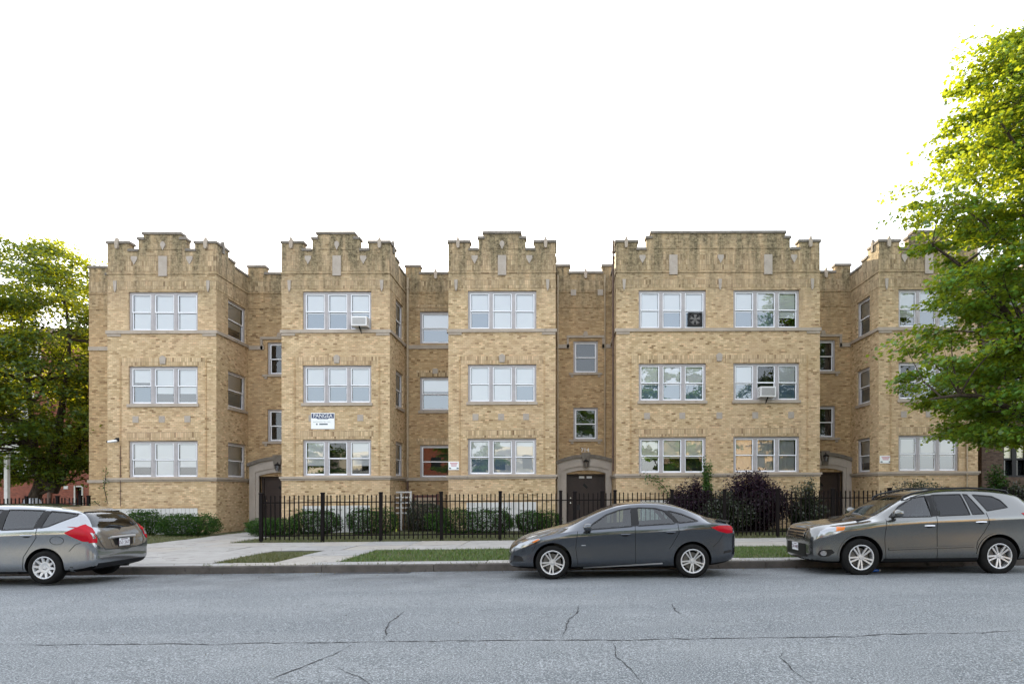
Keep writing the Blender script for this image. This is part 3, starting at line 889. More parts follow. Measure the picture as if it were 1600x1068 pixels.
# ---- doorways
M['frosted'] = mat('dull_transom_paint', (0.10, 0.085, 0.07), 0.4)
def doorway(cx, half, label=None):
    zi = rz(740)          # height of the opening at the jambs
    rise = 0.14
    def arch(h, z0, r, n=14): return [(cx-h+2*h*i/n, z0+r*(1-(2*i/n-1)**2)) for i in range(n+1)]
    s = MB()
    rings = [(half, zi, rise, 0.05), (half+0.14, zi+0.15, rise+0.04, 0.10), (half+0.26, zi+0.27, rise+0.08, 0.15), (half+0.42, zi+0.42, rise+0.15, 0.11)]
    for (h0, z0, r0, _), (h1, z1, r1, o) in zip(rings, rings[1:]):
        A = [(cx-h0, -0.05)] + arch(h0, z0, r0) + [(cx+h0, -0.05)]
        B = [(cx-h1, -0.05)] + arch(h1, z1, r1) + [(cx+h1, -0.05)]
        y0, y1 = YR-o, YR+0.02
        for i in range(len(A)-1):
            a, b, c, d = A[i], A[i+1], B[i+1], B[i]
            s.quad((*a[:1], y0, a[1]), (b[0], y0, b[1]), (c[0], y0, c[1]), (d[0], y0, d[1]))
            s.quad((a[0], y0, a[1]), (b[0], y0, b[1]), (b[0], YR+0.12, b[1]), (a[0], YR+0.12, a[1]))
            s.quad((d[0], y0, d[1]), (c[0], y0, c[1]), (c[0], y1, c[1]), (d[0], y1, d[1]))
    srd = s.build('doorway_surround', M['surround'], bld)
    h = MB()
    A = arch(half+0.44, zi+0.42, rise+0.15); B = arch(half+0.52, zi+0.54, rise+0.17)
    for i in range(len(A)-1):
        a, b, c, d = A[i], A[i+1], B[i+1], B[i]
        h.quad((a[0], YR-0.2, a[1]), (b[0], YR-0.2, b[1]), (c[0], YR-0.2, c[1]), (d[0], YR-0.2, d[1]))
        h.quad((a[0], YR-0.2, a[1]), (b[0], YR-0.2, b[1]), (b[0], YR, b[1]), (a[0], YR, a[1]))
        h.quad((d[0], YR-0.2, d[1]), (c[0], YR-0.2, c[1]), (c[0], YR, c[1]), (d[0], YR, d[1]))
    h.prism([(cx-0.13, zi+0.3), (cx+0.13, zi+0.3), (cx+0.2, zi+0.92), (cx-0.2, zi+0.92)], YR-0.23, YR)
    h.build('hood_mould', M['coping'], srd)
    d = MB()
    y = YR+0.24
    d.box(cx-half-0.02, cx+half+0.02, y+0.05, y+0.10, -0.05, zi+0.1)
    d.box(cx-half, cx-half+0.09, y-0.06, y+0.05, -0.05, zi-0.12); d.box(cx+half-0.09, cx+half, y-0.06, y+0.05, -0.05, zi-0.12)
    d.box(cx-half, cx+half, y-0.06, y+0.05, zi-0.12, zi-0.02)
    door = d.build('door_frame', M['door'], bld)
    l = MB(); l.box(cx-half+0.1, cx+half-0.36, y, y+0.045, 0.02, zi-0.14)
    for z0, z1 in ((0.15, 0.95), (1.05, 1.45)):
        for a, b in ((cx-half+0.22, cx-0.30), (cx-0.18, cx+half-0.48)): l.box(a, b, y-0.015, y, z0, z1)
    leaf = l.build('door', M['door'], door)
    k = MB(); k.lathe([(0.0, -0.09), (0.035, -0.085), (0.045, -0.06), (0.025, -0.03), (0.03, 0)], 12, 'y', (cx-half+0.19, y, 1.05))
    k.lathe([(0.0, -0.02), (0.03, -0.02), (0.03, 0)], 12, 'y', (cx-half+0.19, y, 1.28)); k.build('knob', M['brass'], door, True)
    w = MB(); c0, c1 = cx-0.12, 1.86
    w.prism([(c0-0.02, c1), (c0+0.16, c1-0.17), (c0+0.22, c1-0.10), (c0+0.05, c1+0.09)], y-0.012, y-0.001)
    w.build('door_glass', M['black'], door)
    st = MB(); st.cbox(cx-half-0.42, cx+half+0.42, YR-0.55, YR+0.1, -0.1, 0.07, 0.015); st.build('doorstep', M['concrete'], bld)
    return door
dr1 = doorway(d1, 0.86); dr3 = doorway(d3, (rx(946)-rx(885))/2); dr4 = doorway(d4, 0.86)

rf = MB(); rf.box(lx, b5[1], YR+0.4, 44, 10.3, 10.5)
for b in (b1, b2, b3, b4, b5): rf.box(b[0]+TH, b[1]-TH, YF+TH, YR+0.4, 10.3, 10.5)
rf.build('roof', M['roof'], bld)
bw = MB(); bw.quad((lx, 44, ZBASE), (b5[1], 44, ZBASE), (b5[1], 44, ZRL), (lx, 44, ZRL))
bw.build('rear_wall', M['brick_core'], bld)
sw = MB(); sw.quad((b5[1], YR, ZBASE), (b5[1], 44, ZBASE), (b5[1], 44, ZRL), (b5[1], YR, ZRL)); sw.build('side_wall', M['brick_core'], bld)

# ---- pipes
def pipe(x, y, z0, z1, m, r=0.05, name='downspout'):
    p = MB(); p.tube([(x, y, z0), (x, y, z1)], r, 8)
    for z in (z0+0.6, (z0+z1)/2, z1-0.5): p.box(x-r-0.01, x+r+0.01, y-r-0.01, y+r+0.03, z, z+0.04)
    return p.build(name, m, bld)
M['pipe'] = noisy('faded_cream_pipe', (0.36, 0.29, 0.20), (0.45, 0.37, 0.27), 4, 0.6)
M['pipe_dark'] = noisy('rusty_dark_pipe', (0.09, 0.06, 0.05), (0.14, 0.09, 0.07), 4, 0.7)
pipe(b2[1]+0.12, YR-0.1, BELT1, ZRL-0.3, M['pipe']); pipe(b2[1]+0.12, YR-0.1, 0.0, BELT0-0.02, M['pipe_dark'])
pipe(b3[1]+0.07, YR-0.08, 0.3, ZRL-0.2, M['pipe'], 0.035); pipe(b4[0]-0.3, YR-0.08, 2.9, ZRL-0.2, M['pipe'], 0.03)
pipe(b4[0]-0.1, YF+0.4, 2.4, ZRM+0.2, M['pipe_dark'], 0.04)
pipe(UX(1510, YF), YF-0.05, zf(770), zf(672), M['pipe'], 0.025, 'conduit')
pipe(UX(189, YF), YF-0.04, zf(785), zf(692), M['pipe_dark'], 0.012, 'conduit')

# ---- numerals and plates
def text_mesh(s, size, m, depth=0.0, align='CENTER'):
    cu = bpy.data.curves.new('lettering', 'FONT'); cu.body = s; cu.size = size; cu.extrude = depth
    cu.align_x = align; cu.align_y = 'CENTER'
    o = bpy.data.objects.new('lettering', cu); COL.objects.link(o)
    me = bpy.data.meshes.new_from_object(o.evaluated_get(bpy.context.evaluated_depsgraph_get()))
    bpy.data.objects.remove(o); bpy.data.curves.remove(cu)
    me.materials.clear(); me.materials.append(m)
    return me
put('house_number', text_mesh('714', 0.26, M['white_metal'], 0.01), bld, (rx(914), YR-0.02, rz(704)), (R(90), 0, 0))
for px in (909, 921):
    q = MB(); q.box(rx(px)-0.12, rx(px)+0.12, YR+0.21, YR+0.239, rz(747.5), rz(743.5)); q.build('number_plate', M['white_metal'], dr3)
# ------------------------------------------------------------------ parked cars
def paint(name, col, flake=0.5):
    m = mat(name, col, 0.2, metal=0.85, coat=1.0); t = NT(m)
    t.b.inputs['Coat IOR'].default_value = 1.55
    d = t.noise(5.0, 5, 0.7, t.new('TexCoord').outputs['Object'])
    t.link(t.math('MULTIPLY_ADD', t.ramp(d, [(0.4, (0,0,0)), (0.8, (1,1,1))]), 0.05, 0.15), t.b.inputs['Roughness'])
    return m
M['paint_sedan'] = paint('charcoal_metallic_paint', (0.062, 0.070, 0.084))
M['paint_hatch'] = paint('silver_metallic_paint', (0.31, 0.325, 0.345))
M['paint_suv'] = paint('warm_grey_metallic_paint', (0.145, 0.148, 0.145))
M['car_dark'] = mat('car_dark_lining', (0.005, 0.005, 0.005), 0.9, spec=0.1)
M['trim'] = mat('black_trim', (0.006, 0.006, 0.007), 0.4, spec=0.3)
M['rubber'] = noisy('tyre_rubber', (0.007, 0.007, 0.007), (0.014, 0.014, 0.014), 8, 0.9, spec=0.15)
M['alloy'] = mat('alloy_rim', (0.55, 0.55, 0.56), 0.42, 0.7)
M['hubcap'] = mat('silver_hubcap', (0.55, 0.56, 0.58), 0.38, 0.4)
M['steel'] = mat('dull_brake_steel', (0.12, 0.115, 0.11), 0.5, 0.7)
M['chrome'] = mat('chrome', (0.8, 0.8, 0.82), 0.12, 1.0)
M['red_lens'] = mat('red_lens', (0.38, 0.003, 0.014), 0.25, spec=0.15, coat=0.12)
M['clear_lens'] = mat('clear_lens', (0.30, 0.31, 0.33), 0.16, 0.7, coat=1.0)
M['amber_lens'] = mat('amber_lens', (0.60, 0.15, 0.01), 0.2, coat=0.4)
M['seat'] = noisy('grey_seat_cloth', (0.05, 0.05, 0.052), (0.08, 0.08, 0.08), 20, 0.9)
M['carglass'] = glass_mat('car_glass', 0.035, (0.50, 0.60, 0.58))
M['privacy'] = glass_mat('privacy_glass', 0.0, (0.08, 0.09, 0.10))
M['plate'] = mat('plate_white', (0.72, 0.73, 0.76), 0.5)
M['plate_ink'] = mat('plate_ink', (0.10, 0.05, 0.08), 0.5)

def smooth_eval(o, mods):
    dg = bpy.context.evaluated_depsgraph_get()
    me = bpy.data.meshes.new_from_object(o.evaluated_get(dg))
    return me

class Car:
    def __init__(s, name, label, stations, W, pm, wheels, wr, loc, xm=None):
        cat, group = 'car', 'cars parked along the kerb'
        s.xm = xm or (lambda x: x)
        s.root = empty(name, loc); tag(s.root, label, cat, group)
        s.root.rotation_euler = (0, -math.atan(GRADE), 0)
        s.pm = pm
        s.st = [(s.xm(q[0]),)+tuple(q[1:5])+(q[5]+0.055*min(1, max(0, (q[3]-q[2]-0.15)/0.2)),) for q in stations]
        s.hw = W/2
        s.wheels, s.wr = wheels, wr
        s.cage()
    def cage(s):
        rows = []
        for x, zb, zs, zt, w, wr in s.st:
            zm = zb+0.46*(zs-zb)
            zl = zb+0.16*(zs-zb)
            a, b = Vector((w*0.972, zs+0.012)), Vector((wr, zt-0.05))
            if b.y < a.y: b.y = a.y
            g1, g2 = a.lerp(b, 0.35), a.lerp(b, 0.72)
            bulge = 0.022*min(1, max(0, (zt-zs)/0.4))
            rows.append([(0, zb), (w*0.78, zb), (w*0.955, zb+0.05), (w*0.985, zl+0.03), (w*0.982, zm), (w*0.978, zs-0.21), (w, zs-0.10), (w*0.995, zs-0.035), (w*0.972, zs+0.012),
                         (g1.x+bulge, g1.y), (g2.x+bulge, g2.y), (b.x, b.y), (wr*0.86, zt-0.012), (wr*0.45, zt), (0, zt+0.004)])
        K = len(rows[0])
        mb = MB()
        full = []
        for (st, row) in zip(s.st, rows):
            ring = [(st[0], -y, z) for y, z in row] + [(st[0], y, z) for y, z in row[-2:0:-1]]
            full.append(len(mb.v)); mb.v += ring
        n = 2*K-2
        for i in range(len(full)-1):
            for k in range(n):
                k2 = (k+1) % n
                mb.f.append((full[i]+k, full[i]+k2, full[i+1]+k2, full[i+1]+k)); mb.m.append(0)
        # rounded ends: a smaller ring then a cap
        for e, sg in ((0, -1), (len(full)-1, 1)):
            ring = [mb.v[full[e]+k] for k in range(n)]
            cz = sum(p[2] for p in ring)/n
            b0 = len(mb.v)
            mb.v += [(p[0]+sg*0.012, p[1]*0.6, cz+(p[2]-cz)*0.6) for p in ring]
            c0 = len(mb.v); mb.v.append((ring[0][0]+sg*0.016, 0, cz))
            for k in range(n):
                k2 = (k+1) % n
                q = (full[e]+k, full[e]+k2, b0+k2, b0+k); t = (b0+k, b0+k2, c0)
                mb.f.append(q if sg > 0 else q[::-1]); mb.m.append(0)
                mb.f.append(t if sg > 0 else t[::-1]); mb.m.append(0)
        me = mb.mesh('body', [s.pm, M['car_dark']])
        bm = bmesh.new(); bm.from_mesh(me); bmesh.ops.recalc_face_normals(bm, faces=bm.faces); bm.to_mesh(me); bm.free()
        at = me.attributes.new('crease_edge', 'FLOAT', 'EDGE')
        nn = len(full)*n; cr = {3: 0.55, 6: 0.75, 8: 0.6, 11: 0.5}
        for e in me.edges:
            a, b = e.vertices
            if a < nn and b < nn and a % n == b % n:
                k = a % n; k = min(k, n-k)
                if k in cr: at.data[e.index].value = cr[k]
        o = bpy.data.objects.new('tmp_body', me); COL.objects.link(o)
        md = o.modifiers.new('s', 'SUBSURF'); md.levels = 2; md.render_levels = 2
        sm = smooth_eval(o, None)
        bpy.data.objects.remove(o)
        sm.materials.clear(); sm.materials.append(s.pm); sm.materials.append(M['car_dark'])
        s.smooth = sm
        bm = bmesh.new(); bm.from_mesh(sm); bmesh.ops.triangulate(bm, faces=bm.faces); s.bvh = BVHTree.FromBMesh(bm); bm.free()
    def finish_body(s, cabin, sides, fr=None, rr=None):
        """cut wheel arches, the cabin and its windows out of the smooth body"""
        cabin = [(s.xm(a), b, c) for a, b, c in cabin]; sides = [[(s.xm(a), b) for a, b in p] for p in sides]
        o = bpy.data.objects.new('tmp_body', s.smooth); COL.objects.link(o)
        cut = []
        def cutter(mb):
            me = mb.mesh('cut', [M['car_dark'], M['car_dark']])
            bm = bmesh.new(); bm.from_mesh(me); bmesh.ops.recalc_face_normals(bm, faces=bm.faces); bm.to_mesh(me); bm.free()
            c = bpy.data.objects.new('tmp_cut', me); COL.objects.link(c); cut.append(c)
            md = o.modifiers.new('b', 'BOOLEAN'); md.object = c; md.operation = 'DIFFERENCE'; md.solver = 'EXACT'
            md.material_mode = 'TRANSFER'
        mb = MB()
        for x in s.wheels:
            for sg in (-1, 1):
                n0 = len(mb.v)
                k = 40; y0, y1 = sg*(s.hw-0.30), sg*(s.hw+0.2)
                rr_ = s.wr*1.13
                pts = []
                for i in range(k):
                    t = 2*math.pi*i/k
                    pts.append((x+rr_*1.02*math.cos(t), s.wr+0.015+rr_*math.sin(t)))
                mb.prism(pts, y0, y1)
        cutter(mb)
        mb = MB()
        n = len(cabin)
        for sg in (-1, 1): mb.v += [(x, sg*w, z) for x, z, w in cabin]
        mb.f.append(tuple(range(n))); mb.f.append(tuple(range(2*n-1, n-1, -1)))
        for i in range(n): mb.f.append((i, n+i, n+(i+1) % n, (i+1) % n))
        mb.m += [0]*(n+2)
        cutter(mb)
        mb = MB()
        for p in sides: mb.prism(p, -s.hw-0.2, s.hw+0.2)
        cutter(mb)
        mb = MB()
        for wnd in (fr, rr):
            if not wnd: continue
            x0, x1, pts = wnd
            k = len(pts); b0 = len(mb.v)
            mb.v += [(x0, y, z) for y, z in pts] + [(x1, y, z) for y, z in pts]
            mb.f.append(tuple(range(b0, b0+k))); mb.f.append(tuple(range(b0+2*k-1, b0+k-1, -1)))
            for i in range(k): mb.f.append((b0+i, b0+k+i, b0+k+(i+1) % k, b0+(i+1) % k))
            mb.m += [0]*(k+2)
        if mb.f: cutter(mb)
        me = smooth_eval(o, None); me.name = 'body'
        for c in cut: bpy.data.objects.remove(c)
        bpy.data.objects.remove(o)
        # the underside is bare black
        for p in me.polygons:
            if p.normal.z < -0.75 and p.center.z < 0.5 and p.material_index == 0 and me.materials[0] == s.pm: p.material_index = min(1, len(me.materials)-1)
        me.polygons.foreach_set('use_smooth', [True]*len(me.polygons))
        me.set_sharp_from_angle(angle=R(32))
        s.body = put('body', me, s.root)
    # ---- things that follow the body's surface
    def hit(s, a, b, view, off):
        if view in 'LRT': a = s.xm(a)
        if view == 'L': o, d = Vector((a, -3, b)), Vector((0, 1, 0))
        elif view == 'R': o, d = Vector((a, 3, b)), Vector((0, -1, 0))
        elif view == 'F': o, d = Vector((-4, a, b)), Vector((1, 0, 0))
        elif view == 'B': o, d = Vector((9, a, b)), Vector((-1, 0, 0))
        else: o, d = Vector((a, b, 4)), Vector((0, 0, -1))
        loc, nor, _, _ = s.bvh.ray_cast(o, d)
        if loc is None: return None
        if nor.dot(d) > 0: nor = -nor
        return loc+nor*off
    def patch(s, name, poly, view, m, off=0.004, nx=18, nz=8, parent=None, thick=0.0):
        """a panel or lens lying on the body inside a drawn outline"""
        us = [p[0] for p in poly]; u0, u1 = min(us)+1e-4, max(us)-1e-4
        mb = MB(); grid = []
        for i in range(nx+1):
            u = u0+(u1-u0)*i/nx
            zs = []
            for (a, b), (c, d) in zip(poly, poly[1:]+poly[:1]):
                if (a-u)*(c-u) <= 0 and a != c: zs.append(b+(d-b)*(u-a)/(c-a))
            if len(zs) < 2: grid.append(None); continue
            lo, hi = min(zs), max(zs)
            grid.append([s.hit(u, lo+(hi-lo)*j/nz, view, off) for j in range(nz+1)])
        for g, h in zip(grid, grid[1:]):
            if not g or not h: continue
            for j in range(nz):
                q = (g[j], h[j], h[j+1], g[j+1])
                if any(x is None for x in q): continue
                if max((q[0]-q[2]).length, (q[1]-q[3]).length) > 0.6: continue
                mb.quad(*[tuple(x) for x in q])
        me = mb.mesh(name, m)
        bm = bmesh.new(); bm.from_mesh(me); bmesh.ops.remove_doubles(bm, verts=bm.verts, dist=0.0005); bmesh.ops.recalc_face_normals(bm, faces=bm.faces)
        bm.to_mesh(me); bm.free()
        me.polygons.foreach_set('use_smooth', [True]*len(me.polygons))
        return put(name, me, parent or s.root)
    def line(s, name, pts, view, w, m, off=0.003, closed=False, parent=None, step=0.03):
        P = []
        pp = pts+pts[:1] if closed else pts
        for (a, b), (c, d) in zip(pp, pp[1:]):
            n = max(1, int(math.hypot(c-a, d-b)/step))
            for i in range(n): P.append((a+(c-a)*i/n, b+(d-b)*i/n))
        P.append(pp[-1])
        mb = MB(); prev = None
        for i, (a, b) in enumerate(P):
            if closed: q0, q1 = P[i-1 if i else -2], P[(i+1) % len(P)]
            else: q0, q1 = P[max(0, i-1)], P[min(len(P)-1, i+1)]
            dx, dz = q1[0]-q0[0], q1[1]-q0[1]; l = math.hypot(dx, dz) or 1
            nx_, nz_ = -dz/l*w/2, dx/l*w/2
            h0, h1 = s.hit(a-nx_, b-nz_, view, off), s.hit(a+nx_, b+nz_, view, off)
            cur = (h0, h1) if h0 and h1 else None
            if cur and prev and (cur[0]-prev[0]).length < 0.25: mb.quad(tuple(prev[0]), tuple(cur[0]), tuple(cur[1]), tuple(prev[1]))
            prev = cur
        return mb.build(name, m, parent or s.root, True)
    def glaze(s, polys, m, m_rear=None, split=99, fr=None, rr=None):
        for p in polys:
            mm = m_rear if (m_rear and min(q[0] for q in p) > split) else m
            for v in 'LR':
                g = s.patch('side_window', p, v, mm, -0.003)
                s.line('window_seal', p, v, 0.022, M['trim'], 0.003, True, g)
        if fr: s.patch('windscreen', fr[2], 'F', M['carglass'], -0.002, 24, 10)
        if rr: s.patch('rear_window', rr[2], 'B', m_rear or M['carglass'], -0.002, 24, 10)
    def wheel(s, x, kind):
        R_ = s.wr
        key = ('tyre', s.root.name)
        for sg in (-1, 1):
            w = empty('wheel', (x, sg*(s.hw-0.115), R_)); w.parent = s.root
            if sg > 0: w.rotation_euler = (0, 0, math.pi)
            def ty():
                mb = MB(); r = R_; ri = s.rim
                mb.lathe([(ri-0.02, 0.09), (ri, 0.10), (ri+0.03, 0.108), (r-0.035, 0.105), (r-0.01, 0.09), (r, 0.07), (r, 0.0), (r, -0.07), (r-0.01, -0.09), (r-0.035, -0.105), (ri+0.03, -0.108), (ri, -0.10), (ri-0.02, -0.09)], 48, 'y')
                return mb.mesh('tyre', M['rubber'], True)
            put('tyre', cached(key, ty), w)
            def rm():
                mb = MB(); ri = s.rim
                mb.lathe([(ri+0.004, -0.100), (ri-0.006, -0.104), (ri-0.020, -0.098), (ri-0.030, -0.06), (ri-0.035, 0.06), (ri-0.01, 0.09)], 48, 'y')
                mb.lathe([(0.0, -0.082), (0.028, -0.082), (0.034, -0.074), (0.06, -0.070), (0.068, -0.05), (0.0, -0.045)], 24, 'y')
                n, gap, w0, w1 = s.spokes
                if kind == 'hubcap':
                    mb.lathe([(0.05, -0.074), (ri*0.42, -0.082), (ri*0.52, -0.080), (ri*0.53, -0.05)], 40, 'y')
                    mb.lathe([(ri*0.88, -0.08), (ri*0.9, -0.098), (ri-0.008, -0.103)], 48, 'y')
                for i in range(n):
                    t = 2*math.pi*(i+0.5)/n + 0.2
                    for g in ((-gap, gap) if gap else (0,)):
                        d = Vector((math.cos(t), 0, math.sin(t))); q = Vector((-math.sin(t), 0, math.cos(t)))
                        r0, r1 = (0.05, ri-0.012) if kind != 'hubcap' else (ri*0.45, ri-0.02)
                        g0 = g*0.35
                        c0 = [d*r0+q*(g0-w0/2), d*r0+q*(g0+w0/2), d*r1+q*(g+w1/2), d*r1+q*(g-w1/2)]
                        yo = (-0.078, -0.078, -0.096, -0.096)
                        fr_ = [(p.x, y, p.z) for p, y in zip(c0, yo)]; bk = [(p.x, y+0.028, p.z) for p, y in zip(c0, yo)]
                        mb.quad(*fr_)
                        for a in range(4): mb.quad(fr_[a], fr_[(a+1) % 4], bk[(a+1) % 4], bk[a])
                for i in range(5):
                    t = 2*math.pi*i/5; mb.lathe([(0, -0.079), (0.008, -0.079), (0.009, -0.07)], 8, 'y', (0.045*math.cos(t), 0, 0.045*math.sin(t)))
                return mb.mesh('rim', M['hubcap' if kind == 'hubcap' else 'alloy'], True)
            put('rim', cached(('rim', s.root.name), rm), w)
            def bd():
                mb = MB(); mb.lathe([(0.0, -0.02), (s.rim*0.72, -0.02), (s.rim*0.72, 0.0), (0.0, 0.0)], 32, 'y')
                a = [(s.rim*0.42*math.cos(t), s.rim*0.42*math.sin(t)) for t in (2.2, 2.6, 3.0, 3.4)] + [(s.rim*0.8*math.cos(t), s.rim*0.8*math.sin(t)) for t in (3.4, 3.0, 2.6, 2.2)]
                mb.prism(a, -0.045, 0.02)
                return mb.mesh('brake_disc', M['steel'], True)
            put('brake_disc', cached(('bd', s.root.name), bd), w)
    def handle(s, x, z, m, L=0.2):
        for v, sg in (('L', -1), ('R', 1)):
            p = s.hit(x, z, v, 0.0)
            if not p: continue
            mb = MB()
            mb.tube([(x-L/2, p.y-sg*0.002, z), (x-L/2+0.02, p.y+sg*0.03, z+0.004), (x, p.y+sg*0.038, z+0.006), (x+L/2-0.02, p.y+sg*0.03, z+0.004), (x+L/2, p.y-sg*0.002, z)], [0.012, 0.015, 0.016, 0.015, 0.012], 8)
            h = mb.build('door_handle', m, s.root, True)
            s.patch('handle_recess', [(x-0.07, z-0.02), (x-0.03, z-0.034), (x+0.03, z-0.034), (x+0.07, z-0.02), (x+0.03, z+0.02), (x-0.03, z+0.02)], v, M['trim'], 0.002, 8, 3, h)
    def mirror(s, x, z, m):
        for v, sg in (('L', -1), ('R', 1)):
            p = s.hit(x+0.06, z-0.05, v, 0.0)
            y = p.y
            mb = MB()
            prof = [(0.0, 0.012), (0.012, 0.05), (0.05, 0.082), (0.10, 0.088), (0.145, 0.08), (0.15, 0.0)]
            n = 14; b0 = len(mb.v)
            for dx, r in prof:
                for k in range(n):
                    t = 2*math.pi*k/n
                    cx_, cz_ = math.cos(t), math.sin(t)
                    mb.v.append((x+dx, y+sg*(0.17+1.22*r*math.copysign(abs(cx_)**0.75, cx_)), z+0.02+0.86*r*math.copysign(abs(cz_)**0.75, cz_)))
            for i in range(len(prof)-1):
                for k in range(n):
                    mb.f.append((b0+i*n+k, b0+i*n+(k+1) % n, b0+(i+1)*n+(k+1) % n, b0+(i+1)*n+k)); mb.m.append(0)
            mi = mb.build('wing_mirror', m, s.root, True)
            st = MB(); st.tube([(x+0.05, y-sg*0.02, z-0.06), (x+0.07, y+sg*0.06, z-0.055), (x+0.08, y+sg*0.12, z-0.03)], [0.03, 0.025, 0.022], 8)
            st.build('mirror_arm', M['trim'], mi, True)
    def seats(s, xs, z0, zt, rear):
        for x in xs:
            for y in (-0.36, 0.36):
                mb = MB()
                mb.cbox(x-0.25, x+0.25, y-0.24, y+0.24, z0, z0+0.18, 0.05)
                b = [(x+0.15, z0+0.12), (x+0.33, z0+0.12), (x+0.50, zt), (x+0.40, zt+0.01)]
                mb.prism(b, y-0.23, y+0.23)
                mb.prism([(x+0.42, zt+0.05), (x+0.50, zt+0.04), (x+0.53, zt+0.20), (x+0.46, zt+0.21)], y-0.13, y+0.13)
                mb.tube([(x+0.45, y, zt-0.02), (x+0.47, y, zt+0.08)], 0.02, 6)
                mb.build('seat', M['seat'], s.root)
        mb = MB(); x = rear
        mb.cbox(x-0.25, x+0.25, -0.62, 0.62, z0, z0+0.2, 0.05)
        mb.prism([(x+0.15, z0+0.1), (x+0.32, z0+0.1), (x+0.48, zt), (x+0.38, zt+0.01)], -0.62, 0.62)
        for y in (-0.36, 0, 0.36): mb.prism([(x+0.40, zt+0.02), (x+0.48, zt+0.01), (x+0.50, zt+0.15), (x+0.43, zt+0.16)], y-0.12, y+0.12)
        mb.build('rear_seat', M['seat'], s.root)
        x = xs[0]
        mb = MB()
        ring = [Vector((x-0.32+0.06*math.sin(t), -0.36+0.18*math.cos(t), z0+0.44+0.17*math.sin(t))) for t in [2*math.pi*i/20 for i in range(21)]]
        mb.tube(ring, 0.014, 6, cap=False); mb.tube([(x-0.32, -0.36, z0+0.44), (x-0.6, -0.36, z0+0.36)], 0.03, 6)
        mb.tube([ring[0], (x-0.32, -0.36, z0+0.44), ring[10]], 0.015, 6)
        mb.build('steering_wheel', M['trim'], s.root)
        mb = MB(); mb.prism([(x-1.0, z0+0.1), (x-0.5, z0+0.1), (x-0.48, z0+0.38), (x-0.62, z0+0.50), (x-1.0, z0+0.46)], -0.68, 0.68)
        mb.build('dashboard', M['trim'], s.root)
    def plate(s, x, z, view, txt, w=0.31, h=0.155):
        p = s.hit(0, z, view, 0.0); sg = -1 if view == 'F' else 1
        xx = p.x+sg*0.012
        mb = MB(); mb.cbox(-w/2, w/2, -h/2, h/2, -0.006, 0.006, 0.003)
        o = mb.build('number_plate', M['plate'], s.root, loc=(xx, 0, z), rot=(R(90), 0, R(-90) if sg < 0 else R(90)))
        if sg > 0:
            fr = MB(); fr.box(-w/2-0.012, w/2+0.012, -h/2-0.012, -h/2, -0.004, 0.010); fr.box(-w/2-0.012, w/2+0.012, h/2, h/2+0.012, -0.004, 0.010)
            fr.box(-w/2-0.012, -w/2, -h/2, h/2, -0.004, 0.010); fr.box(w/2, w/2+0.012, -h/2, h/2, -0.004, 0.010)
            fr.build('plate_frame', M['trim'], o)
        put('plate_lettering', text_mesh(txt, h*0.62, M['plate_ink'], 0.001), o, (0, -0.008, 0.0075))
        top = MB(); top.box(-w*0.3, w*0.3, h*0.32, h*0.42, 0.006, 0.0075); top.build('plate_heading', M['plate_ink'], o)
        return o

def place(px, Y, xw, zrel=0.0):
    """a car's origin so that its front (or given) wheel centre stands under the pixel, tyres on the road"""
    x = UX(px, Y)
    return x-xw, zroad(0, Y)

# ---- charcoal saloon in the middle
SED = [(0.0,.24,.50,.58,.52,.42),(.05,.20,.55,.655,.67,.52),(.22,.18,.65,.75,.80,.60),(.5,.17,.745,.84,.875,.66),(.9,.17,.83,.925,.902,.69),(1.18,.17,.875,.995,.91,.69),
       (1.32,.17,.885,1.05,.91,.665),(1.7,.17,.91,1.235,.91,.60),(2.05,.17,.93,1.375,.91,.57),(2.45,.17,.95,1.44,.91,.56),(2.9,.17,.97,1.445,.91,.555),(3.3,.17,.99,1.39,.906,.55),
       (3.65,.18,1.01,1.265,.895,.56),(3.93,.20,1.02,1.135,.875,.62),(4.2,.23,1.015,1.075,.84,.65),(4.38,.27,.985,1.045,.78,.62),(4.49,.33,.88,.94,.69,.55),(4.53,.40,.78,.83,.58,.46)]
Ys = 12.15; W = 1.82
xo, zo = place(863.5, Ys, 0.92)
c1 = Car('sedan', 'charcoal grey four door saloon car parked at the kerb in the middle, facing left', SED, W, M['paint_sedan'], (0.92, 3.575), 0.318, (xo, Ys+W/2-0.1, zo), lambda x: 0.62-(0.62-x)*0.88 if x < 0.62 else (3.9+(x-3.9)*0.9 if x > 3.9 else x))
c1.rim, c1.spokes = 0.228, (5, 0.036, 0.024, 0.026)
sw_ = [[(1.56,.925),(2.43,.985),(2.43,1.325),(2.2,1.288),(1.95,1.20),(1.72,1.055)],
       [(2.55,.992),(3.25,1.03),(3.235,1.085),(3.05,1.275),(2.9,1.318),(2.55,1.332)],
       [(3.33,1.04),(3.70,1.072),(3.6,1.12),(3.4,1.205),(3.14,1.272)]]
fr = (1.0, 2.15, [(-.64,1.02),(.64,1.02),(.50,1.36),(0,1.385),(-.50,1.36)])
rr = (3.2, 4.1, [(-.58,1.12),(.58,1.12),(.48,1.36),(0,1.375),(-.48,1.36)])
c1.finish_body([(1.25,.45,.66),(3.6,.45,.66),(3.78,1.0,.66),(3.3,1.30,.50),(2.9,1.375,.48),(2.4,1.37,.48),(2.1,1.31,.50),(1.45,1.0,.68)], sw_, fr, rr)
c1.glaze(sw_, M['carglass'], fr=fr, rr=rr)
for x in c1.wheels: c1.wheel(x, 'alloy')
c1.seats((1.95,), 0.42, 0.98, 2.9)
